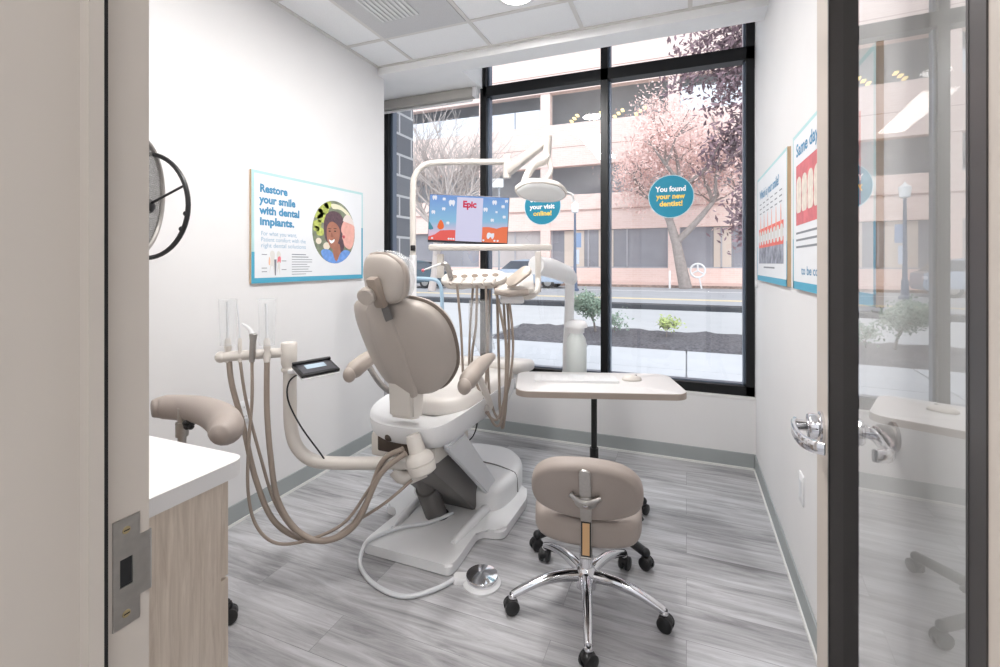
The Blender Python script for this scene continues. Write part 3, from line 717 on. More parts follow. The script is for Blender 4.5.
# keyboard + mouse
ko = tc_+ZV*.7518-tu*.09+tv*.035
t = thing('keyboard', 'thin white covered keyboard lying on the white table', 'keyboard', ko)
MB().pad(ko, tu, tv, ZV, rrect(.42, .13, .01), [(0, 0), (0, .011), (.003, .0125)]).build('keyboard_body', white_m, t, 30)
mb = MB()
for r_ in range(5):
    for c_ in range(15): mb.obox(ko+tu*(-.189+c_*.027)+tv*(-.043+r_*.0205)+ZV*.0137, tu, tv, ZV, .023, .017, .0024, .0008)
mb.build('keys', white_m, t, 0)
mo = tc_+ZV*.7518+tu*.195+tv*.045
t = thing('computer_mouse', 'small white computer mouse beside the keyboard on the table', 'mouse', mo)
MB().ball(mo+ZV*.002, .03, (1.7, 1.05, .85), Matrix.Rotation(ta, 3, 'Z')).build('mouse_body', cream_m, t)
for v in t.children[0].data.vertices: v.co.z = max(v.co.z, mo.z+.0005)
MB().obox(mo+ZV*.0262+tu*.02, tu, tv, ZV, .012, .004, .004, .001).build('scroll_wheel', greyarm_m, t)

# ------------------------------------------------------------------ ASSISTANT STOOL (behind the counter)
AS = V(-1.83, 1.12, 0)
t = thing('assistant_stool', 'stool with grey padded belly arm, mostly hidden behind the white counter', 'stool', AS)
star(t, AS, (30, 102, 174, 246, 318), .27, .10, .06, black_m)
MB().cyl(AS+ZV*.08, AS+ZV*.52, .024).build('column', chrome_m, t)
MB().pad(AS+ZV*.50, XV, YV, ZV, ell(.17, .17, 32), soft(.08, .035)).build('seat', stoolv_m, t, 70)
pp = P(182, 428, 1.55)
po = MB(); po.tube([AS+ZV*.49+V(0, -.0, 0), V((AS.x+pp.x)/2, (AS.y+pp.y)/2-.06, .50), V(pp.x, pp.y, .56), V(pp.x, pp.y, P(182, 408, 1.55).z)], .013, 10)
po.build('arm_post', steel_m, t)
kn = P(189, 424, 1.53); mb = MB()
mb.cyl(P(182, 426, 1.55), kn, .006, n=8)
for k in range(5):
    a = 2*PI*k/5; mb.ball(kn+ZV*.011*math.cos(a)+FV*-.0+RV*.011*math.sin(a), .010, n=10)
mb.build('knob', black_m, t)
MB().cyl(P(182, 436, 1.55), P(182, 422, 1.55), .019).build('collar', steel_m, t)
ar = MB()
apx = [(152, 409, 1.60), (165, 407, 1.62), (185, 408, 1.60), (205, 411, 1.52), (222, 420, 1.40), (226, 429, 1.30), (218, 435, 1.24)]
pts = [P(*q) for q in apx]
n0 = len(ar.bm.verts)
ar.tube(pts, [.028, .040, .043, .044, .047, .045, .022], 18, 5)
for v in ar.bm.verts: v.co.z = pts[2].z-.02 + (v.co.z-(pts[2].z-.02))*.72 if False else v.co.z
ar.build('arm_pad', stoolv_m, t, 80)

# ------------------------------------------------------------------ DENTAL CHAIR
CX = -1.17
t = thing('dental_chair', 'cream and taupe dental patient chair seen from behind on its floor base', 'dental chair', (CX, 2.2, 0))
CH = t
# floor base with wings
bpz = [(-.225, 1.78), (.225, 1.78), (.235, 1.83), (.225, 2.09), (.345, 2.11), (.35, 2.46), (.30, 2.60), (-.30, 2.60), (-.35, 2.46), (-.345, 2.11), (-.225, 2.09), (-.235, 1.83)]
def rc_poly(pts, r=.03, n=4):
    out = []; N = len(pts)
    for i in range(N):
        p = Vector(pts[i]); a = Vector(pts[i-1]); c = Vector(pts[(i+1) % N]); da = (a-p); dc = (c-p)
        rr = min(r, da.length*.45, dc.length*.45); s = p+da.normalized()*rr; e = p+dc.normalized()*rr
        for k in range(n+1):
            q = k/n; out.append(tuple((s*(1-q)**2+p*2*q*(1-q)+e*q*q)))
    return out
bp_ = rc_poly(bpz, .045)
O = V(CX, 0, 0)
mb = MB(); mb.prism([O+V(a, b_, .004) for a, b_ in bp_], ZV*.045); bmesh.ops.bevel(mb.bm, geom=[e for e in mb.bm.edges if all(v.co.z > .04 for v in e.verts)], offset=.012, segments=3, affect='EDGES')
mb.build('base_plate', white_m, t, 40)
# raised rails and recess on the front part of the base
for sx in (-1, 1):
    rl = MB(); rl.tube([V(CX+sx*.165, 1.93, .050), V(CX+sx*.175, 2.05, .056), V(CX+sx*.195, 2.30, .062)], [.012, .022, .024], 12, 3); rl.build('rail', white_m, t)
MB().lathe(V(CX-.02, 2.12, .048), ZV, [(0, .058), (.012, .055), (.016, .04)], 24).build('swivel_collar', black_m, t)
# pump cover
pcv = rc_poly([(-.27, 2.24), (.25, 2.24), (.29, 2.45), (.26, 2.68), (.12, 2.83), (-.14, 2.83), (-.28, 2.66), (-.30, 2.45)], .09, 5)
mb = MB(); mb.pad(O+ZV*.045, XV, YV, ZV, pcv, [(0, 0), (0, .085), (.006, .105), (.02, .118), (.05, .124)]); mb.build('pump_cover', white_m, t, 60)
MB().tube([V(CX-.25, 2.5, .165), V(CX-.1, 2.53, .172), V(CX+.1, 2.53, .172), V(CX+.22, 2.5, .169), V(CX+.275, 2.49, .150), V(CX+.288, 2.48, .06)], .004, 6, 4).build('cover_seam', mat('seam_grey', (150, 148, 146), .5), t)
# lift arm (parallelogram), from rear of the base up to the seat frame
A0 = V(CX+.10, 2.36, .10); A1 = V(CX+.10, 1.82, .56)
def slab(mb, a, b_, side, hw, h0, h1, bev=.008):
    dd = (b_-a); L = dd.length; dd.normalize(); n_ = side.cross(dd).normalized()
    mb.obox((a+b_)/2+n_*(h0+h1)/2, side, dd, n_, hw*2, L, abs(h1-h0), bev); return n_
la = MB(); slab(la, V(CX-.0, 2.33, .085), V(CX-.0, 1.86, .49), XV, .14, -.03, .09, .02); la.build('lift_arm', greyarm_m, t, 40)
lp = MB()
lp.prism([V(CX+.175, 2.33, .065), V(CX+.175, 2.44, .085), V(CX+.175, 1.985, .55), V(CX+.175, 1.80, .55), V(CX+.175, 1.83, .52)], XV*.03)
bmesh.ops.bevel(lp.bm, geom=lp.bm.edges[:], offset=.008, segments=2, affect='EDGES'); lp.build('side_cover', grey_m, t, 40)
lp = MB()
lp.prism([V(CX-.205, 2.33, .065), V(CX-.205, 2.44, .085), V(CX-.205, 1.985, .55), V(CX-.205, 1.80, .55), V(CX-.205, 1.83, .52)], XV*.03)
bmesh.ops.bevel(lp.bm, geom=lp.bm.edges[:], offset=.008, segments=2, affect='EDGES'); lp.build('side_cover', grey_m, t, 40)
cy = MB(); cy.cyl(V(CX-.03, 2.12, .05), V(CX-.03, 1.93, .40), .045); cy.cyl(V(CX-.03, 2.12, .05), V(CX-.03, 2.02, .235), .055); cy.build('hydraulic_cylinder', greyarm_m, t)
hd = MB(); hd.box(CX-.19, CX+.15, 1.80, 2.15, .45, .55, .03); hd.box(CX-.17, CX-.05, 1.76, 1.86, .47, .58, .015); hd.build('tilt_housing', cream_m, t, 40)
jc = MB(); jc.box(CX-.13, CX+.1, 1.755, 1.80, .50, .575, .01); jc.ball(V(CX-.06, 1.75, .575), .02); jc.build('joint_cover', mat('dark_brown', (70, 58, 50), .5), t)
# seat frame casting (boat shape)
sfo = smoothloop([(-.235, 1.80), (-.12, 1.735), (.10, 1.735), (.24, 1.79), (.285, 1.98), (.28, 2.35), (.24, 2.60), (-.24, 2.60), (-.28, 2.35), (-.285, 1.98)], 5)
mb = MB(); mb.pad(O+ZV*.515, XV, YV, ZV, [(a*.86, b_) for a, b_ in sfo], [(.16, -.005), (.09, .0), (.04, .02), (.012, .055), (0, .10), (0, .118), (.01, .122), (.03, .118)], lambda a, b_: .05*((a/.25)**4)); mb.build('seat_frame', white_m, t, 60)
# seat cushion
sco = smoothloop([(-.20, 1.90), (0, 1.87), (.20, 1.90), (.265, 2.05), (.26, 2.40), (.235, 2.62), (0, 2.66), (-.235, 2.62), (-.26, 2.40), (-.265, 2.05)], 5)
mb = MB(); mb.pad(O+ZV*.625, XV, YV, ZV, [(a*.84, b_+.03) for a, b_ in sco], soft(.095, .04)); mb.build('seat', cush_m, t, 70)
# leg rest
lu = XV; lv_ = V(0, .985, -.17).normalized(); lw = lu.cross(lv_)
mb = MB(); mb.pad(V(CX, 2.60, .69), lu, lv_, lw, smoothloop([(-.235, 0), (0, -.02), (.235, 0), (.23, .28), (.19, .50), (.10, .56), (-.10, .56), (-.19, .50), (-.23, .28)], 5), soft(.075, .035), None); mb.build('leg_rest', cush_m, t, 70)
mb = MB(); mb.pad(V(CX, 2.60, .68), lu, lv_, lw, smoothloop([(-.20, 0), (0, -.02), (.20, 0), (.19, .28), (.15, .46), (-.15, .46), (-.19, .28)], 5), [(.03, -.02), (0, 0), (0, .014)]); mb.build('leg_rest_pan', white_m, t, 50)
# backrest
BL = math.radians(24); BY = math.radians(11)
bxv = V(math.cos(BY), -math.sin(BY), 0); bf_ = V(math.sin(BY), math.cos(BY), 0)
bup = (ZV*math.cos(BL)-bf_*math.sin(BL)).normalized(); bn = -bxv.cross(bup); bn = -bn if bn.dot(bf_) > 0 else bn     # bn points backwards
BO = V(CX+.035, 1.765, .80)
sh = smoothloop([(-.07, -.02), (-.16, .005), (-.232, .09), (-.257, .20), (-.25, .31), (-.205, .39), (-.12, .43), (0, .44), (.12, .43), (.205, .39), (.25, .31), (.257, .20), (.232, .09), (.16, .005), (.07, -.02)], 5)
def cv(a, b_): return -.9*a*a
mb = MB(); mb.pad(BO, bxv, bup, bn, sh, [(.0, -.03), (0, 0), (.004, .012), (.02, .020), (.06, .028), (.12, .033), (.17, .036)], cv); mb.build('back_shell', shell_m, t, 70)
mb = MB(); mb.pad(BO+bn*-.034, bxv, bup, bn, sh, [(-.006, -.004), (-.011, .002), (-.006, .008)], cv); mb.build('back_piping', pip_m, t, 70)
mb = MB(); mb.pad(BO+bn*-.085, bxv, bup, bn, sh, [(.06, -.0), (.025, .008), (.008, .022), (0, .04), (-.002, .052)], cv); mb.build('back_cushion', vinyl_m, t, 70)
# spine relief and link block
mb = MB(); mb.pad(BO+bn*.030, bxv, bup, bn, smoothloop([(-.055, -.02), (-.075, .10), (-.085, .25), (-.045, .425), (.055, .425), (.085, .25), (.075, .10), (.055, -.02)], 5), [(0, -.01), (.004, .004), (.015, .008)]); mb.build('spine_panel', shell_m, t, 60)
lk = MB(); lo = V(BO.x-.0, BO.y-.035, BO.z)
lk.prism([V(BO.x-.085, BO.y-.045, .835), V(BO.x-.085, BO.y-.035, .672), V(BO.x-.085, BO.y+.05, .655), V(BO.x-.085, BO.y+.07, .80)], XV*.124)
bmesh.ops.bevel(lk.bm, geom=lk.bm.edges[:], offset=.012, segments=3, affect='EDGES'); lk.build('back_link', cream_m, t, 50)
# headrest bracket and pad
ht = BO+bup*.425+bn*.04+bxv*.070
hb = MB(); hb.tube([ht-bup*.05, ht+bup*.02, ht+bup*.07+bn*.01], [.022, .02, .02], 4); hb.build('headrest_bar', greyarm_m, t, 30)
jb = ht+bup*.085+bn*.012
hk = MB(); hk.obox(jb+bup*-.01, bxv, bup, bn, .055, .13, .035, .012); hk.build('headrest_link', mat('taupe_dark', (146, 133, 122), .5), t, 40)
kd = (-bxv*.12+bn*.99+bxv*.45).normalized()
MB().lathe(jb-bxv*.036-bup*.010, kd, [(-.01, .026), (.02, .032), (.025, .035), (.045, .035), (.049, .031)], 32).build('headrest_knob', shell_m, t, 40)
HL = math.radians(8); hup = (ZV*math.cos(HL)-bf_*math.sin(HL)).normalized(); hbk = -bxv.cross(hup); hbk = -hbk if hbk.dot(bf_) > 0 else hbk
HO = jb+bup*.035-hbk*.045-bxv*.012
ho = smoothloop([(a*.80, b_*.82) for a, b_ in [(-.10, -.095), (-.128, -.03), (-.125, .06), (-.07, .115), (0, .125), (.07, .115), (.125, .06), (.128, -.03), (.10, -.095), (0, -.11)]], 5)
def cvh(a, b_): return -2.2*a*a
mb = MB(); mb.pad(HO, bxv, hup, hbk, ho, [(0, 0), (.002, .012), (.015, .020), (.05, .026)], cvh); mb.build('headrest_shell', shell_m, t, 70)
mb = MB(); mb.pad(HO-hbk*.06, bxv, hup, hbk, ho, [(.05, 0), (.02, .006), (0, .025), (-.006, .045), (-.008, .056), (0, .060)], cvh); mb.build('headrest_pad', vinyl_m, t, 70)
MB().pad(HO-hbk*.070, bxv, hup, hbk, [(a*1.02, b_*1.03+.004) for a, b_ in ho], [(.03, 0), (.0, .012), (-.004, .035), (-.001, .05)], cvh).build('plastic_cover', mat('clear_film', (235, 238, 240), .15, alpha=.25), t, 70)
# arm rests
for sx, zz in ((1, .83), (-1, .825)):
    ax_ = CX+sx*.30
    a0 = V(ax_, 1.775, zz-.0); a1 = V(ax_, 1.90, zz+.045); a2 = V(ax_, 1.99, zz+.062); a3 = V(ax_, 2.08, zz+.07)
    mb = MB(); mb.tube([a0, (a0*.7+a1*.3)+ZV*.004, a1, a2, a3], [.026, .043, .040, .032, .018], 18, 5)
    for v in mb.bm.verts: v.co.x = ax_+(v.co.x-ax_)*.92
    mb.ball(a0, .033, (.92, .9, 1.1)); mb.build('armrest', vinyl_m, t, 80)
    mb = MB(); mb.tube([a1-ZV*.01, V(ax_-sx*.0, 2.02, .72), V(ax_-sx*.03, 2.12, .64), V(ax_-sx*.10, 2.14, .62)], .015, 10, 4); mb.build('armrest_post', steel_m if sx < 0 else cream_m, t)

# foot control and its cable
t = thing('foot_control', 'chrome domed foot control on the floor in front of the chair base', 'foot pedal', (-.81, 1.80, 0))
fo = V(-.80, 1.80, 0)
MB().lathe(fo, ZV, [(0, .080), (.008, .080), (.02, .070)], 36).build('pedal_base', white_m, t)
MB().lathe(fo+ZV*.02, ZV, [(0, .066), (.016, .068), (.019, .066), (.028, .012), (.0285, .004)], 36).build('pedal_disc', chrome_m, t, 20)
MB().pad(fo+V(-.085, -.02, .0), RV, FV, ZV, rrect(.07, .05, .012), [(0, 0), (0, .02), (.006, .026)]).build('cable_housing', white_m, t)
MB().tube([V(CX+.05, 2.15, .06), V(CX-.02, 2.02, .062), V(CX-.13, 1.93, .061), V(CX-.20, 1.80, .059), V(CX-.20, 1.745, .045), V(CX-.165, 1.685, .012), V(-1.2, 1.61, .011), V(-1.05, 1.60, .011), V(-.95, 1.69, .012), V(fo.x-.11, fo.y-.03, .013)], .0095, 10, 6).build('cable', grey_m, t)

# ------------------------------------------------------------------ ASSISTANT ARM (mounted on the dental chair)
D_ = 2.0
t = thing('assistant_arm', 'cream tubular swing arm reaching left from the dental chair with a tool rail', 'assistant arm', P(290, 463, D_))
pts = [P(418, 463, 2.03), P(380, 463, 2.01), P(335, 463, D_), P(312, 460, D_), P(297, 447, D_), P(291, 427, D_), P(290, 400, D_), P(290, 366, D_)]
MB().tube(pts, .027, 18, 5).build('tube', cream_m, t)
MB().lathe(P(289, 371, D_), ZV, [(0, .030), (.008, .032), (.014, .030)], 24).build('collar', cream_m, t)
MB().lathe(P(289, 368, D_), ZV, [(0, .025), (.022, .032), (.105, .033), (.11, .030)], 24).build('swivel_cap', cream_m, t)
MB().tube([P(287, 352, D_), P(221, 357, 1.93)], .021, 16).build('tool_rail', cream_m, t)
MB().ball(P(221, 357, 1.93), .024).build('rail_end', cream_m, t)
# pivot drum at the chair
pv = P(420, 470, 2.0)
dr = MB(); da = (ZV*.93-RV*.30+FV*.1).normalized(); dr.lathe(P(424, 474, 1.97), da, [(0, .04), (.008, .055), (.03, .060), (.045, .060), (.047, .057), (.049, .060), (.065, .060), (.085, .05), (.095, .036), (.16, .032), (.168, .028)], 32)
dr.build('pivot_drum', cream_m, t, 30)
MB().tube([P(395, 470, 2.04), P(405, 478, 2.03), P(425, 470, 2.05)], .03, 12, 3).build('pivot_bracket', cream_m, t)
# suction tools each with its hose
def tool(x, y0, lab, kind, hose, r):
    b_ = P(x, 354, 1.96); t = thing('suction_tool', lab, 'dental tool', b_, 'tools held on the assistant arm rail')
    fwd = -FV*.012
    if kind == 'syringe':
        MB().lathe(P(x, 362, 1.94), ZV+RV*.05, [(0, .010), (.02, .012), (.09, .013), (.115, .016), (.12, .010)], 16).build('grip', steel_m, t)
        MB().tube([P(x, 334, 1.94), P(x-3, 328, 1.94), P(x-10, 324, 1.94)], [.011, .007, .004], 10, 3).build('nozzle', white_m, t)
    else:
        top = P(x-(1 if kind == 'thick' else 3), y0+26, 1.94)
        MB().lathe(P(x, 362, 1.94), ZV, [(0, .013*r), (.03, .015*r), (.045, .011*r), (.06, .014*r), (.09, .012*r), (.10, .007*r)], 16).build('grip', cream_m, t)
        MB().tube([P(x, 342, 1.94), P(x-.5, 330, 1.94), P(x-(1 if r > .9 else 3), y0, 1.94)], [.0055*r, .005*r, .005*r], 10).build('tip', grey_m, t)
        if kind == 'sleeve':
            MB().lathe(P(x, 345, 1.94), ZV, [(0, .030), (.19, .034)], 20).build('plastic_sleeve', mat('clear_film', (235, 238, 240), .15, alpha=.25), t)
    MB().tube([P(*q) for q in hose], (.0115 if r > .9 else .0065), 10, 8).build('hose', hose_m, t)
tool(228, 302, 'suction wand in a clear sleeve at the outer end of the arm rail', 'sleeve', [(229, 360, 1.94), (232, 385, 1.94), (243, 425, 1.95), (256, 480, 1.95), (275, 522, 1.95), (308, 540, 1.95), (343, 534, 1.96), (365, 505, 1.97), (382, 462, 1.98), (403, 449, 1.96)], 1)
tool(240, 304, 'thin suction wand second from the outer end of the arm rail', 'thin', [(240, 360, 1.94), (246, 400, 1.95), (260, 455, 1.96), (276, 505, 1.97), (300, 535, 1.97), (330, 538, 1.97), (352, 524, 1.98), (385, 503, 1.98), (412, 480, 2.0)], .6)
tool(252, 330, 'silver air and water syringe standing in the arm rail', 'syringe', [(252, 362, 1.94), (252, 400, 1.93), (249, 440, 1.92), (248, 490, 1.92), (256, 525, 1.92), (276, 543, 1.92), (308, 540, 1.93), (345, 522, 1.95), (372, 485, 1.96), (398, 456, 1.97)], .6)
tool(267, 304, 'suction wand in a clear sleeve nearest the elbow of the arm', 'sleeve', [(267, 360, 1.94), (267, 410, 1.94), (271, 460, 1.93), (278, 500, 1.93), (297, 530, 1.93), (325, 541, 1.93), (356, 524, 1.94), (380, 475, 1.95), (406, 453, 1.96)], 1)
# signature pad
so = P(316, 368, 1.97)
t = thing('signature_pad', 'black signature pad with small lcd clamped to the tool arm', 'signature pad', so)
pu = (RV*.70+FV*.71+ZV*.02).normalized(); pn0 = (ZV*.93-FV*.32+RV*.06); pn = (pn0-pu*pn0.dot(pu)).normalized(); pvv = pn.cross(pu)
MB().obox(so, pu, pvv, pn, .165, .105, .014, .004).build('pad_body', black_m, t, 30)
MB().obox(so-pn*.012-pvv*.006, pu, pvv, pn, .16, .105, .006, .002).build('mount_plate', white_m, t, 30)
MB().obox(so+pn*.0072+pvv*.0, pu, pvv, pn, .14, .082, .001).build('bezel', mat('dark_bezel', (66, 66, 72), .3), t, 0)
MB().obox(so+pn*.008+pvv*.008, pu, pvv, pn, .085, .036, .001).build('screen', mat('lcd', (168, 186, 200), .2), t, 0)
MB().obox(so+pn*.012+pvv*.045, pu, pvv, pn, .165, .016, .012, .004).build('pen_tray', black_m, t, 30)
mb = MB(); mb.obox(P(300, 371, 1.98), RV, FV, ZV, .09, .04, .016, .003); mb.build('clamp', white_m, t, 30)
MB().tube([P(300, 373, 1.96), P(289, 382, 1.95), P(288, 400, 1.95), P(300, 425, 1.96), P(318, 450, 1.98), P(328, 462, 1.99), P(345, 467, 1.99), P(365, 467, 1.99), P(385, 462, 2.0)], .0035, 8, 5).build('cable', black_m, t)

# ------------------------------------------------------------------ DENTAL LIGHT
LD = 2.9
t = thing('dental_light', 'overhead dental exam lamp on a bent white pole above the chair', 'exam light', P(413, 360, LD))
MB().tube([P(413, 420, LD), P(413, 300, LD), P(413, 240, LD), P(413, 190, LD), P(415, 176, LD), P(422, 167, LD), P(434, 163, LD), P(465, 162, LD), P(506, 162, LD)], .019, 16, 5).build('pole', cream_m, t)
MB().cyl(P(413, 300, LD), P(413, 255, LD), .022).build('pole_sleeve', white_m, t)
MB().obox(P(413, 248, LD-.02), RV, FV, ZV, .03, .02, .035, .005).build('switch', black_m, t, 30)
MB().cyl(P(507, 155, LD), P(507, 178, LD), .025).build('pivot', cream_m, t)
mb = MB(); a_, b_ = P(508, 172, LD), P(547, 140, 2.72); dd = (b_-a_).normalized(); sd = dd.cross(ZV).normalized()
mb.obox((a_+b_)/2, sd, dd, sd.cross(dd), .05, (b_-a_).length, .055, .015); mb.build('spring_arm', cream_m, t, 40)
MB().cyl(P(548, 136, 2.72), P(547, 160, 2.72), .024).build('arm_joint', cream_m, t)
MB().tube([P(547, 156, 2.70), P(543, 161, 2.68), P(534, 165, 2.66), P(528, 174, 2.64), P(523, 185, 2.6)], [.02, .026, .024, .022, .018], 14, 4).build('yoke', cream_m, t)
MB().tube([P(547, 156, 2.70), P(551, 170, 2.68), P(546, 180, 2.62)], [.018, .014, .012], 12, 4).build('yoke_tip', cream_m, t)
# lamp head: shallow shell
lo = P(541, 190, 2.55); lu_ = (RV*.99+FV*.1+ZV*-.08).normalized(); ln = (ZV*.80+FV*.55).normalized(); ln = (ln-lu_*ln.dot(lu_)).normalized(); lvv = ln.cross(lu_)
ho_ = smoothloop([(-.145, .0), (-.11, .05), (-.04, .075), (.04, .075), (.11, .055), (.145, .0), (.10, -.06), (.03, -.082), (-.03, -.082), (-.10, -.06)], 5)
MB().pad(lo, lu_, lvv, ln, ho_, [(.004, -.022), (0, -.012), (0, 0), (.015, .02), (.05, .035), (.09, .042)]).build('lamp_head', cream_m, t, 60)
MB().pad(lo-ln*.024, lu_, lvv, ln, ho_, [(.035, -.014), (.015, -.006), (.01, .004)]).build('lamp_lens', mat('lamp_lens', (228, 230, 230), .15, coat=.6), t, 60)
MB().tube([lo+lu_*.14, lo+lu_*.175+lvv*.0-ZV*.01, lo+lu_*.18-ZV*.05], .008, 8, 4).build('lamp_handle', white_m, t)

# ------------------------------------------------------------------ MONITOR
MD = 2.85
mu = (RV*.998-ZV*.045).normalized(); mv = (ZV+RV*.045).normalized(); mn = mu.cross(mv)   # faces camera (-FV)
mc = P(468.5, 219.5, MD); MWd, MHt = .482, .285
t = thing('monitor', 'small wide monitor showing a cartoon teeth screen above the instrument tray', 'monitor', mc)
MB().obox(mc-mn*.02, mu, mv, mn, MWd+.008, MHt+.012, .03, .004).build('housing', mat('monitor_grey', (96, 96, 104), .4), t, 30)
MB().obox(mc-mn*.055, mu, mv, mn, .2, .14, .04, .01).build('rear_mount', white_m, t, 30)
so = mc-mu*MWd/2-mv*MHt/2+mn*-.003
def emat(n, c, s=.8): return mat(n, tuple(v*.25 for v in c), .3, emit=c, es=s)
def scr(name, pts, m, lift): 
    mb = MB(); flatpoly(mb, so, mu, mv, [(a*MWd, b_*MHt) for a, b_ in pts], .0006+lift); return mb.build(name, m, t, 0)
def skymat():
    m = bpy.data.materials.new('screen_sky'); m.use_nodes = True; nt = m.node_tree; b = nt.nodes['Principled BSDF']; L = nt.links.new
    tc = nt.nodes.new('ShaderNodeTexCoord'); sp = nt.nodes.new('ShaderNodeSeparateXYZ'); mr = nt.nodes.new('ShaderNodeMapRange'); r = nt.nodes.new('ShaderNodeValToRGB')
    L(tc.outputs['Generated'], sp.inputs[0]); L(sp.outputs[2], r.inputs[0])
    e = r.color_ramp.elements; e[0].position = .2; e[0].color = lin((226, 190, 214)); e[1].position = 1; e[1].color = lin((96, 140, 214)); k = e.new(.45); k.color = lin((132, 188, 222))
    b.inputs['Base Color'].default_value = (.03, .04, .05, 1); L(r.outputs[0], b.inputs['Emission Color']); b.inputs['Emission Strength'].default_value = .8; b.inputs['Roughness'].default_value = .3
    return m
scr('screen', [(0, .03), (1, .03), (1, 1), (0, 1)], skymat(), 0)
scr('screen_hill', [(0, .03), (.34, .03), (.34, .26), (.28, .26), (.15, .24), (.08, .15), (0, .1)], emat('scr_red', (236, 92, 84)), .0004)
scr('screen_hill', [(.68, .03), (1, .03), (1, .38), (.93, .37), (.86, .33), (.76, .36), (.68, .35)], emat('scr_orange', (240, 118, 74)), .0004)
scr('screen_tree', smoothloop([(.11, .30), (.12, .39), (.15, .47), (.185, .39), (.19, .30), (.15, .26)], 3), emat('scr_tree', (242, 108, 44)), .0006)
scr('screen_tree', smoothloop([(0, .26), (0, .42), (.03, .36), (.06, .27)], 3), emat('scr_teal', (60, 140, 160)), .0006)
scr('screen_panel', [(.345, .03), (.675, .03), (.675, .97), (.345, .97)], emat('scr_panel', (214, 212, 240)), .0008)
for a, b_, r_ in ((.28, .83, .04), (.18, .70, .022), (.06, .93, .03), (.18, .91, .02), (.05, .62, .025), (.82, .88, .03), (.93, .80, .022), (.95, .58, .02), (.71, .72, .028), (.85, .68, .014), (.80, .50, .022), (.97, .92, .02), (.24, .40, .02)):
    scr('screen_tooth', smoothloop([(a-r_, b_+r_*.8), (a-r_*.4, b_+r_*1.9), (a, b_+r_*1.5), (a+r_*.5, b_+r_*1.9), (a+r_, b_+r_*.8), (a+r_*.6, b_-r_*1.6), (a, b_-r_*.3), (a-r_*.5, b_-r_*1.6)], 3), emat('scr_white', (238, 240, 250)), .001)
scr('screen_tooth', smoothloop([(.74, .14), (.745, .22), (.77, .24), (.80, .22), (.83, .23), (.83, .15), (.81, .10), (.79, .15), (.76, .10)], 3), emat('scr_white', (238, 240, 250)), .001)
for a in (.05, .26, .29, .32, .70, .84, .88): scr('screen_pebble', ell(.014, .022, 8, a, .07), emat('scr_white', (238, 240, 250)), .001)
mb = MB(); text_into(mb, 'Epic', so+mu*(.42*MWd)+mv*(.76*MHt), mu, mv, .055, 'LEFT', .082, .05, .0022); mb.build('screen_logo', emat('scr_logo', (206, 20, 70)), t, 0)
scr('screen_taskbar', [(0, 0), (1, 0), (1, .03), (0, .03)], emat('scr_bar', (30, 32, 40), .5), .0006)

# ------------------------------------------------------------------ DELIVERY UNIT
DD = 2.35
t = thing('delivery_unit', 'cream instrument delivery head on a white bar frame over the chair', 'delivery unit', P(490, 290, DD))
mb = MB(); mb.obox((P(432, 247.5, 2.75)+P(552, 247.5, 2.6))/2, RV, FV, ZV, (P(552, 247, 2.6)-P(432, 247, 2.75)).length, .05, .036, .012); mb.build('cross_bar', cream_m, t, 40)
MB().obox(P(440.5, 266, 2.7), RV, FV, ZV, .040, .035, .14, .008).build('upright', cream_m, t, 40)
MB().obox(P(538, 272, 2.50), RV, FV, ZV, .030, .05, .22, .008).build('upright', cream_m, t, 40)
# holder with five holes
hu = RV; hf = (FV*.86+ZV*.51).normalized(); hn = hu.cross(hf)
ho0 = P(474, 277, DD)
hol = smoothloop([(-.155, -.045), (-.16, .0), (-.12, .045), (-.03, .07), (.07, .07), (.145, .045), (.165, .0), (.13, -.045), (.05, -.06), (-.10, -.06)], 5)
MB().pad(ho0, hu, hf, hn, hol, [(.06, -.055), (.02, -.04), (0, -.012), (0, 0), (.004, .005), (.012, .007)]).build('instrument_holder', cream_m, t, 60)
for k in range(5):
    MB().lathe(ho0+hu*(-.10+k*.052)+hf*(-.008+.004*k)+hn*.0072, hn, [(0, .017), (.0008, .017)], 20).build('holder_hole', mat('hole_brown', (120, 104, 90), .6), t, 0)
for k in range(5):
    MB().tube([ho0+hu*(-.115+k*.052)-hf*.062-hn*.004, ho0+hu*(-.10+k*.052)-hf*.03+hn*.008], .009, 8).build('holder_tab', shell_m, t)
tb = MB(); tb.obox(P(515, 283, DD+.02), RV, hf, hn, .19, .16, .035, .015); tb.build('tray_body', cream_m, t, 40)
tpn = (ZV*.62-RV*.40-FV*.67).normalized(); tpu = (RV*.72+ZV*.62); tpu = (tpu-tpn*tpu.dot(tpn)).normalized()
MB().pad(P(519, 277, DD-.05), tpu, tpn.cross(tpu), tpn, rrect(.14, .07, .03), [(0, 0), (0, .008), (.004, .012)]).build('touch_pad', mat('touch_tan', (184, 172, 160), .35), t, 50)
MB().tube([P(495, 291, DD-.05), P(510, 293, DD-.06), P(528, 292, DD-.05)], [.016, .019, .016], 12, 4).build('grip_rail', vinyl_m, t)
MB().tube([P(516, 297, DD), P(531, 296, DD), P(537, 290, DD+.03), P(538, 280, DD+.1)], .016, 12, 4).build('lower_frame', cream_m, t)
ub = MB(); ub.obox(P(512, 299, DD+.03), RV, FV, ZV, .12, .10, .04, .01); ub.build('under_box', white_m, t, 40)
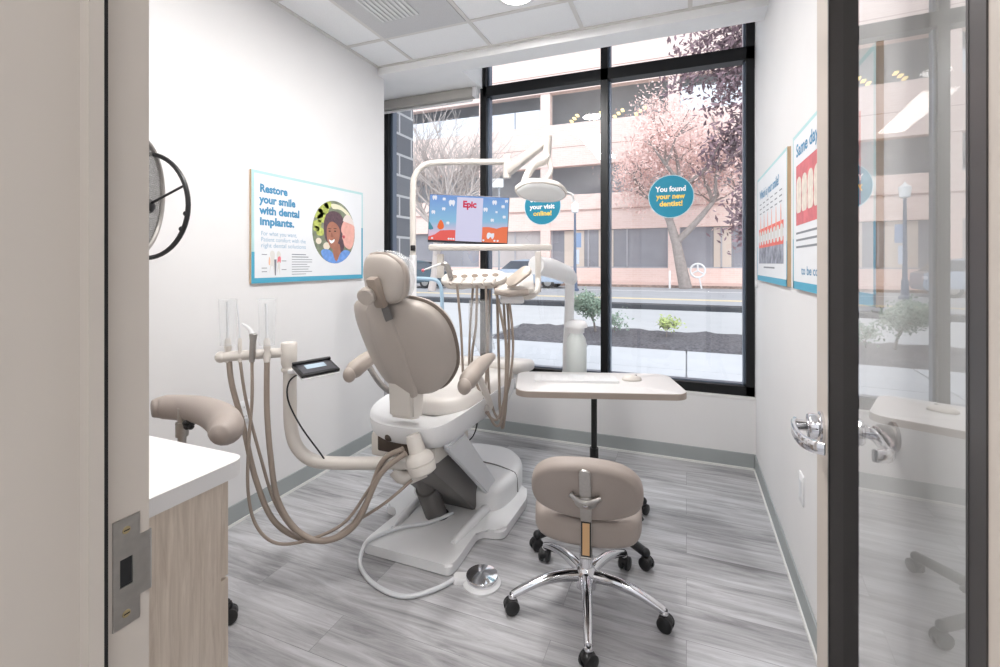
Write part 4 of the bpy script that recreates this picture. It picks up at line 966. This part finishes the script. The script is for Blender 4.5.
# flex arm + bottle post
MB().tube([P(536, 265, 2.50), P(550, 268, 2.60), P(566, 274, 2.70), P(571, 276, 2.74)], [.052, .055, .050, .030], 18, 4).build('flex_arm', white_m, t)
MB().ball(P(570, 278, 2.74), .045).build('arm_end', white_m, t)
MB().tube([P(570, 275, 2.75), P(569, 320, 2.75), P(567, 350, 2.76), P(565, 376, 2.80), P(548, 385, 2.85), P(480, 388, 2.85), P(430, 405, 2.75)], [.028, .028, .026, .024, .020, .020, .020], 16, 4).build('support_post', white_m, t)
t2 = thing('water_bottle', 'white capped water bottle hanging from the support post by the table', 'bottle', P(577, 385, 2.72))
bb = P(576.5, 379, 2.70)
MB().lathe(bb, ZV, [(0, .045), (.008, .056), (.02, .058), (.20, .058), (.235, .052), (.262, .036), (.275, .034)], 28).build('bottle_body', mat('frosted_white', (226, 232, 230), .4, alpha=.93), t2, 50)
MB().lathe(bb+ZV*.268, ZV, [(0, .044), (.03, .046), (.032, .062), (.05, .062), (.066, .05), (.072, .03)], 28).build('cap', white_m, t2, 40)
# syringe + handpiece at left of the holder
t = thing('dental_handpiece', 'silver air syringe lying across the left end of the instrument holder', 'dental tool', P(448, 270, DD-.05))
MB().tube([P(451, 278, DD-.04), P(448, 268, DD-.04), P(445, 264, DD-.04), P(441, 264, DD-.04)], [.012, .014, .012, .008], 12, 4).build('grip', steel_m, t)
MB().tube([P(441, 264, DD-.04), P(432, 267, DD-.04), P(424, 270, DD-.04)], [.006, .005, .004], 8).build('nozzle', white_m, t)
MB().ball(P(423, 270.5, DD-.04), .008).build('nozzle_ring', mat('red_ring', (214, 110, 120), .4), t)
# hoses of the delivery unit
HZ = [
 ([(457, 284), (461, 330), (463, 375), (465, 412), (467, 424), (469, 412), (469, 370), (470, 330), (473, 287)], .0075, 'leftmost taupe hose hanging from the instrument holder'),
 ([(477, 285), (476, 325), (472, 355), (474, 375), (484, 402), (494, 424), (501, 422), (505, 395), (506, 350), (503, 290)], .008, 'taupe hose with the widest loop under the instrument holder'),
 ([(486, 286), (487, 340), (486, 380), (482, 398), (486, 412), (496, 420), (503, 405), (508, 370), (509, 330), (506, 290)], .008, 'taupe hose falling straight from the middle of the holder'),
 ([(495, 287), (502, 320), (507, 350), (507, 390), (503, 428), (500, 410), (499, 370), (497, 290)], .0085, 'taupe hose reaching lowest under the tray body'),
 ([(508, 292), (512, 325), (513, 350), (510, 380), (505, 400), (499, 418), (492, 405), (488, 370), (490, 290)], .008, 'rightmost taupe hose hanging under the tray body')]
for k, (pp_, r_, lb) in enumerate(HZ):
    n_ = len(pp_)
    o_ = MB().tube([P(x, y, DD-.06+.09*i/(n_-1)+.012*k) for i, (x, y) in enumerate(pp_)], r_*.85, 10, 6).build('instrument_hose', hose_m)
    tag(o_, lb, 'hose', 'hoses under the delivery unit')
t = tag(MB().tube([P(479, 300, DD-.02), P(480, 330, DD-.02), P(488, 352, DD-.02)], [.05, .055, .04], 14, 3, cap=False).build('plastic_sleeve', mat('clear_film', (235, 238, 240), .15, alpha=.25)), 'clear plastic sleeve wrapped around the hanging hoses', 'sleeve')
# black cable behind the seat
tag(MB().tube([P(476, 415, 2.9), P(477, 424, 2.9), P(473, 436, 2.9), P(462, 448, 2.9), P(455, 462, 2.85)], [.006, .006, .0035, .0035, .0035], 8, 5).build('power_cable', black_m), 'thin black cable curving down behind the dental chair', 'cable')

# ------------------------------------------------------------------ EXTERIOR
conc_m = mat('sidewalk_concrete', (188, 190, 196), .85, var=.04, vscale=2)
conc2_m = mat('street_concrete', (180, 181, 185), .85, var=.03, vscale=1.5)
road_m = mat('road_asphalt', (158, 160, 166), .85, var=.05, vscale=1.2)
mulch_m = mat('mulch', (88, 86, 92), .95, var=.5, vscale=22, bump=1, bscale=40)
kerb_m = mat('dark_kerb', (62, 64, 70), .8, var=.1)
pink_m = mat('pink_concrete', (224, 190, 178), .85, var=.04, vscale=1)
struct('ground', MB().box(-60, 40, 3.62, 60, -.3, -.04), conc2_m)
s_ = MB()
for i in range(-8, 6):
    for j in range(3): s_.box(i*1.5+.01, i*1.5+1.49, 3.62+j*1.36, 3.62+j*1.36+1.35, -.04, 0)
struct('sidewalk', s_, conc_m)
struct('pavement', MB().box(-60, 40, 9.75, 14.2, -.04, 0), conc2_m)
struct('path', MB().box(-60, -3.4, 7.7, 9.75, -.04, 0), conc2_m)
mb = MB(); N = 46; M_ = 12; vs = []
random.seed(5)
for j in range(M_+1):
    row = []
    for i in range(N+1):
        x = -3.4+i*.17+(.0 if i else -.0)+(.9*(1-j/M_) if i == 0 else 0); y = 7.7+j*.171
        row.append(mb.bm.verts.new((x, y, .0+(0 if j in (0, M_) or i == 0 else random.uniform(.02, .07)))))
    vs.append(row)
for j in range(M_):
    for i in range(N): mb.bm.faces.new((vs[j][i], vs[j][i+1], vs[j+1][i+1], vs[j+1][i]))
tag(mb.build('mulch_bed', mulch_m), kind='structure')
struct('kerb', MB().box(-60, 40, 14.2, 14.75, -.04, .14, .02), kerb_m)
struct('road', MB().box(-60, 40, 14.6, 27.2, -.04, .0), road_m)
mk = MB(); mk.box(-60, 40, 18.2, 18.35, 0, .006); mk.box(-60, 40, 18.55, 18.7, 0, .006)
struct('road_marking', mk, mat('road_yellow', (226, 206, 160), .8))
struct('road_line', MB().box(-60, 40, 23.6, 23.75, 0, .006), mat('road_white', (226, 226, 226), .8))
struct('kerb_far', MB().box(-60, 40, 27.0, 27.3, -.04, .13), mat('kerb_brown', (150, 128, 118), .9, var=.4, vscale=6))
struct('sidewalk_far', MB().box(-60, 40, 27.3, 33, -.04, .12), brick_mat('pink_paving', (224, 196, 188), (216, 186, 178), (228, 208, 201), .4, .2, .01))
# grey block pier just outside at left
struct('pillar', MB().box(-3.0, -2.58, 3.66, 4.08, -.04, 3.6), greybrick_m)

# building across the street
FY = 32
t = thing('brick_building', 'long pink brick parking building across the street with open decks', 'building', (-6, FY, 0))
def wl(name, x0, x1, y0, y1, z0, z1, m): return MB().box(x0, x1, y0, y1, z0, z1).build(name, m, t, 0)
wl('base_wall', -45, 30, FY, FY+.4, .1, 1.02, pinkbrick_m)
wl('lower_spandrel', -45, 30, FY, FY+.5, 3.65, 6.1, pinkbrick_m)
wl('middle_spandrel', -45, 30, FY-.1, FY+.5, 8.1, 11.05, pinkbrick_m)
wl('upper_spandrel', -45, 30, FY-.1, FY+.5, 13.35, 16.1, pinkbrick_m)
wl('roof_spandrel', -45, 30, FY+.2, FY+.6, 17.6, 20.5, pinkbrick_m)
for z in (9.4, 14.6, 5.0): wl('groove', -45, 30, FY-.112, FY-.1 if z > 6 else FY-.0, z, z+.05, mat('groove_line', (186, 156, 148), .9))
darkin = mat('deck_interior', (206, 208, 214), .9, var=.1, vscale=.3)
wl('back_wall', -45, 30, FY+5, FY+5.3, 0, 17.5, darkin)
for z in (5.2, 10.2, 15.4): wl('deck_slab', -45, 30, FY+.5, FY+5, z, z+.35, mat('deck_concrete', (224, 222, 220), .9))
for x in (-40, -33, -21.9, -14.1-.0, -9.3, -.75, 7.2, 15): 
    wl('pier', x-.35, x+.35, FY-.05, FY+.6, 0, 17.6, pinkbrick_m)
# glazed bays
white_gl = mat('pale_window', (222, 228, 236), .25, var=.06, vscale=.5)
darkwin = mat('dark_window', (140, 142, 150), .2, var=.2, vscale=.35)
shopwin = mat('shop_window', (188, 184, 184), .3, var=.14, vscale=.4)
mullm = mat('facade_mullion', (170, 172, 180), .6)
for x0, x1, z0, z1, m in ((-21.5, -14.5, 11.05, 12.5, white_gl), (-33, -22.2, 11.05, 12.5, white_gl), (-13.8, -9.6, 11.05, 12.4, white_gl), (-.4, 6.9, 11.05, 12.7, white_gl),
                          (-40, -9, 16.1, 17.6, white_gl), (-8.9, 7, 16.1, 17.6, white_gl),
                          (-21.5, -14.5, 1.02, 3.65, darkwin), (-13.8, -9.6, 1.02, 3.65, shopwin), (-8.9, -1.1, 1.02, 3.65, darkwin), (-.4, 6.9, 1.02, 3.65, darkwin), (-33, -22.2, 1.02, 3.65, shopwin)):
    f_ = wl('window', x0, x1, FY+.35, FY+.42, z0, z1, m)
    mb = MB(); n_ = max(2, int((x1-x0)/2.4))
    for k in range(n_+1):
        x = x0+(x1-x0)*k/n_; mb.box(x-.05, x+.05, FY+.28, FY+.36, z0, z1)
    mb.box(x0, x1, FY+.28, FY+.36, z0, z0+.08); mb.build('window_mullions', mullm, f_, 0)
for x0, x1 in ((-8.0, -6.6), (-5.6, -4.6), (1.6, 2.6), (4.2, 5.4)):
    wl('blind', x0, x1, FY+.3, FY+.34, 1.1, 3.6, mat('blind_beige', (206, 196, 186), .8))
# deck lamps (lit)
for x in (-7.6, -5.9, -4.4, -2.9):
    for j in range(3): wl('deck_lamp', x-.55+j*.35, x-.35+j*.35, FY+2.5-j*.6, FY+3.0-j*.6, 12.0, 12.08, mat('deck_lamp_glow', (255, 236, 180), .5, emit=(255, 226, 160), es=1.6))
mb = MB(); text_into(mb, 'HOPWELL HALL', V(-4.2, FY+.3, 2.5), XV, ZV, .45, 'LEFT', 2.6, 0, 0) if False else None

def car(x, y, L, W, H, body, lab, flip=1):
    t = thing('parked_car', lab, 'car', (x, y, 0))
    pr = [(-.5, .22), (-.495, .42), (-.46, .55), (-.36, .60), (-.25, .66), (-.14, .98), (0, 1.0), (.22, .99), (.36, .92), (.45, .66), (.49, .60), (.5, .28), (.48, .18), (-.48, .16)]
    def q(a, b_, yy): return V(x+flip*a*L, yy, b_*H)
    mb = MB(); mb.prism([q(a, b_, y-W/2) for a, b_ in pr if b_ < .7 or True][:4]+[q(-.25, .66, y-W/2), q(.45, .66, y-W/2)]+[q(a, b_, y-W/2) for a, b_ in pr[10:]], YV*W)
    bmesh.ops.bevel(mb.bm, geom=[e for e in mb.bm.edges if abs(e.verts[0].co.y-e.verts[1].co.y) < .01], offset=.08, segments=2, affect='EDGES'); mb.build('body', body, t, 40)
    mb = MB(); mb.prism([q(-.27, .65, y-W/2+.08), q(-.15, .95, y-W/2+.2), q(.34, .93, y-W/2+.2), q(.45, .65, y-W/2+.08)], YV*(W-.3)); mb.build('cabin_glass', mat('car_glass', (70, 78, 90), .1, coat=.5), t, 40)
    mb = MB(); mb.prism([q(-.15, .94, y-W/2+.16), q(0, 1.0, y-W/2+.2), q(.22, .99, y-W/2+.2), q(.35, .93, y-W/2+.16)], YV*(W-.36)); mb.build('roof', body, t, 40)
    for a in (-.31, .31):
        for yy, s in ((y-W/2+.02, -1), (y+W/2-.02, 1)):
            wh = MB().lathe(V(x+flip*a*L, yy-s*.2, .33), YV*s, [(0, .33), (.17, .33), (.2, .30)], 24).build('wheel', rubber_m, t)
            MB().lathe(V(x+flip*a*L, yy+s*.0, .33), YV*s, [(0, .2), (.012, .19), (.02, .05)], 12).build('rim', steel_m, wh)
    for s in (-.485, .485):
        MB().obox(q(s, .5, y-W/2+.1), XV, YV, ZV, .12, .25, .13, .02).build('light', mat('car_lamp', (214, 140, 130) if s > 0 else (230, 230, 235), .2), t)
car(-8.2, 24.6, 4.6, 1.85, 1.55, mat('car_paint_silver', (182, 194, 212), .25, metal=.3, coat=.6), 'silver blue car parked across the street behind the delivery unit')
car(-14.3, 22.4, 4.6, 1.85, 1.5, mat('car_paint_teal', (70, 92, 104), .3, metal=.3, coat=.5), 'dark teal car parked left of the light pole')
# lamp post
def lamppost(x, y, h, lab):
    t = thing('street_lamp', lab, 'street lamp', (x, y, 0))
    pm = mat('post_blue_grey', (84, 98, 122), .5)
    MB().lathe(V(x, y, 0), ZV, [(0, .2), (.1, .2), (.15, .13), (.7, .11), (.75, .08), (h-.6, .055)], 16).build('pole', pm, t)
    MB().lathe(V(x, y, h-.6), ZV, [(0, .06), (.05, .16), (.1, .17), (.42, .2), (.44, .08)], 16).build('lantern', mat('lantern_glass', (238, 240, 242), .3), t)
    MB().lathe(V(x, y, h-.18), ZV, [(0, .2), (.06, .12), (.12, .05), (.2, .02)], 16).build('finial', mat('lantern_cap', (225, 226, 228), .4), t)
    for z, w_, m in ((h-1.9, .3, mat('banner_blue', (130, 152, 186), .7)), (h-2.7, .2, mat('banner_pale', (200, 208, 226), .7))):
        MB().box(x-.02, x+w_, y-.015, y+.015, z-.35, z+.35).build('banner', m, t, 0)
lamppost(-5.0, 22.3, 4.35, 'white globe street lamp on a blue grey post across the street')

t = thing('street_sign', 'small blank white street sign seen above the monitor beside the mullion', 'street sign', P(497, 291, 21.5))
MB().obox(P(493, 183, 21.5), RV, FV, ZV, .95, .03, .40).build('sign_panel', white_m, t, 0)
MB().cyl(P(499, 291.5, 21.55), P(499, 178, 21.55), .05).build('sign_post', mat('post_grey', (150, 154, 160), .5), t)
# trees
def tree(name, lab, base, trunk_r, segs, leaf, leafmat, barkmat, seed, nleaf, lsize, depth=4, crown=None, spread=.75, L0=2.2, lean=(0, 0), shrink=.72, group=None, nb=3):
    random.seed(seed); t = thing(name, lab, 'tree' if name == 'street_tree' else 'shrub', base, group)
    mb = MB(); tips = []
    def grow(p, d, L, r, lv):
        n = 3; pts = [p]; rs = [r]; q = p.copy(); dd = d.copy()
        for k in range(n):
            dd = (dd+V(random.uniform(-.16, .16), random.uniform(-.16, .16), random.uniform(-.05, .14))).normalized(); q = q+dd*L/n; pts.append(q.copy()); rs.append(r*(1-.4*(k+1)/n))
        mb.tube(pts, rs, 7 if lv > 1 else 5)
        if lv == 0: tips.extend(pts[1:]); return
        if lv <= 2: tips.append(q)
        for k in range(nb if lv < segs else nb+1):
            a = random.uniform(0, 2*PI); s = spread*random.uniform(.6, 1.2)
            nd = (dd+V(math.cos(a)*s, math.sin(a)*s, random.uniform(-.15, .45))).normalized()
            grow(pts[random.choice((2, 3))] if k else q, nd, L*shrink*random.uniform(.8, 1.15), r*.58, lv-1)
    grow(Vector(base), V(lean[0], lean[1], 1).normalized(), L0, trunk_r, segs)
    mb.build('trunk', barkmat, t, 60)
    if nleaf:
        lf = MB()
        for k in range(nleaf):
            c = random.choice(tips)+V(random.gauss(0, 1), random.gauss(0, 1), random.gauss(0, 1))*lsize*leaf
            a = V(random.gauss(0, 1), random.gauss(0, 1), random.gauss(0, 1)).normalized(); b_ = a.orthogonal().normalized(); s = lsize*random.uniform(.6, 1.3)
            lf.bm.faces.new([lf.bm.verts.new(p) for p in (c-a*s, c+b_*s*.5, c+a*s, c-b_*s*.5)])
        o_ = lf.build('leaves', leafmat, t, 0)
    return t
bark = mat('tree_bark', (150, 140, 136), .9, var=.15, vscale=6)
pinkleaf = mat('pink_leaves', (238, 204, 198), .8, var=.22, vscale=.9)
darkleaf = mat('dark_red_leaves', (132, 108, 116), .8, var=.4, vscale=5)
greenleaf = mat('grey_green_leaves', (140, 158, 142), .8, var=.3, vscale=9)
paleleaf = mat('pale_green_leaves', (176, 190, 120), .8, var=.25, vscale=9)
tree('street_tree', 'spreading tree with pale pink leaves and leaning grey trunk across the street', (-.05, 26.3, 0), .34, 4, 7.0, pinkleaf, bark, 11, 16000, .09, spread=1.4, L0=3.7, lean=(-.2, 0), shrink=.78)
tree('street_tree', 'bare pale branched tree behind the monitor', (-11.3, 19.5, 0), .2, 5, 0, None, mat('pale_bark', (190, 180, 176), .9), 23, 0, .1, spread=.8, L0=2.5, shrink=.8, nb=4)
t = thing('street_tree', 'dark red leafed branch hanging close outside the right pane', 'tree', (3.4, 9.0, 0))
random.seed(9)
mb = MB(); lf = MB()
trunk = [V(3.4, 9.0, 0), V(3.3, 9.0, 2.5), V(3.0, 9.0, 5.0), V(2.4, 9.0, 6.6)]
mb.tube(trunk, [.16, .14, .11, .06], 10, 4)
drops = [((1.6, 8.9, 6.2), (1.1, 8.8, 2.2)), ((1.3, 8.6, 6.0), (.9, 8.5, 2.9)), ((1.9, 8.9, 6.0), (1.5, 8.8, 1.6)), ((.9, 8.8, 5.9), (.55, 8.7, 3.8)), ((1.5, 8.9, 5.3), (-.25, 8.6, 4.4)), ((1.4, 8.7, 4.2), (.3, 8.6, 3.0)), ((1.2, 8.7, 3.2), (.75, 8.5, 1.75)), ((1.3, 8.9, 5.6), (-.05, 8.6, 5.0)), ((1.8, 8.9, 5.0), (1.4, 8.8, 3.0)), ((1.2, 8.8, 4.9), (.6, 8.7, 4.3))]
for a_, b_ in drops:
    a_, b_ = Vector(a_), Vector(b_); mid = (a_+b_)/2+V(random.uniform(-.1, .2), 0, .15)
    mb.tube([V(2.4, 9, 6.5), a_, mid, b_], [.04, .025, .015, .006], 6, 4)
    n_ = int((a_-b_).length*330)
    for k in range(n_):
        q = random.random(); c = (a_*(1-q)+b_*q if random.random() < .5 else (a_*(1-q)**2+mid*2*q*(1-q)+b_*q*q))
        c = c+V(random.gauss(0, .16), random.gauss(0, .18), random.gauss(0, .13)); a = V(random.gauss(0, 1), random.gauss(0, .5), random.gauss(0, 1)).normalized(); o2 = a.orthogonal().normalized(); s = .06*random.uniform(.6, 1.25)
        lf.bm.faces.new([lf.bm.verts.new(p) for p in (c-a*s, c+o2*s*.5, c+a*s, c-o2*s*.5)])
mb.build('trunk', bark, t, 60); lf.build('leaves', darkleaf, t, 0)
# shrubs in the planting bed
tree('garden_shrub', 'tall wispy grey green shrub in the mulch bed behind the bottle', (-1.62, 9.0, .03), .025, 3, 2.2, greenleaf, bark, 31, 2600, .028, spread=.85, L0=.27, shrink=.85, group='shrubs in the planting bed', nb=4)
tree('garden_shrub', 'small low green shrub in the mulch bed just right of the mullion', (-1.25, 8.9, .03), .012, 2, 2.5, greenleaf, bark, 33, 260, .03, spread=.9, L0=.14, shrink=.85, group='shrubs in the planting bed', nb=4)
tree('garden_shrub', 'small shrub with yellow green leaf clusters right of the low shrub', (-.33, 8.8, .03), .014, 2, 1.5, paleleaf, bark, 35, 320, .032, spread=1.3, L0=.13, shrink=.95, group='shrubs in the planting bed', nb=4)
# bicycle marker by the tree and bike rack near
t = thing('bike_sign', 'small white round bicycle marker beside the tree trunk', 'sign', (.62, 26.6, 0))
bs = MB(); c = V(.55, 26.6, .95); bs.tube([c+V(math.cos(a)*.36, 0, math.sin(a)*.36) for a in [2*PI*k/24 for k in range(25)]], .05, 8, cap=False)
for a in (90, 210, 330): bs.tube([c, c+V(math.cos(math.radians(a))*.36, 0, math.sin(math.radians(a))*.36)], .04, 6)
bs.build('ring', white_m, t); MB().tube([V(.62, 26.6, .6), V(.74, 26.6, 0)], .04, 8).build('post', white_m, t)
tag(MB().box(-.86, -.76, 26.0, 26.1, 0, .95, .02).build('bollard', white_m), 'thin white post left of the tree trunk', 'post')
tag(MB().tube([P(398, 345, 7.4), P(398, 300, 7.4), P(400, 284, 7.4), P(408, 279, 7.4), P(430, 279, 7.4), P(439, 283, 7.4), P(442, 298, 7.4), P(442, 348, 7.4)], .03, 10, 4).build('bike_rack', mat('rack_blue', (160, 180, 192), .35, metal=.6)), 'pale blue tubular bike rack hoop outside behind the backrest', 'bike rack')

# ------------------------------------------------------------------ LIGHT
w = bpy.data.worlds.new('sky'); S.world = w; w.use_nodes = True; nt = w.node_tree
bg = nt.nodes['Background']; bg.inputs['Strength'].default_value = 1.9
tc = nt.nodes.new('ShaderNodeTexCoord'); sp = nt.nodes.new('ShaderNodeSeparateXYZ'); r = nt.nodes.new('ShaderNodeValToRGB')
nt.links.new(tc.outputs['Generated'], sp.inputs[0]); nt.links.new(sp.outputs[2], r.inputs[0]); nt.links.new(r.outputs[0], bg.inputs['Color'])
e = r.color_ramp.elements; e[0].position = 0; e[0].color = (.80, .87, .96, 1); e[1].position = .8; e[1].color = (.90, .95, 1.0, 1)
sun = bpy.data.lights.new('sun', 'SUN'); sun.energy = 1.2; sun.angle = math.radians(30); sun.color = (1, .97, .94)
so_ = bpy.data.objects.new('sun', sun); COL.objects.link(so_); so_.rotation_euler = (math.radians(50), 0, math.radians(25))

# ------------------------------------------------------------------ CAMERA
cam = bpy.data.cameras.new('camera'); co_ = bpy.data.objects.new('camera', cam); COL.objects.link(co_)
cam.sensor_fit = 'HORIZONTAL'; cam.sensor_width = 36; cam.lens = FPX/1000*36; cam.clip_start = .02; cam.clip_end = 300
co_.location = (0, 0, CAMH); co_.rotation_euler = (PI/2, 0, TH); cam.shift_y = -(333.5-CYP)/1000
S.camera = co_
S.view_settings.view_transform = 'Standard'; S.view_settings.look = 'None'; S.view_settings.gamma = 1; S.view_settings.use_curve_mapping = False
S.view_settings.exposure = .06
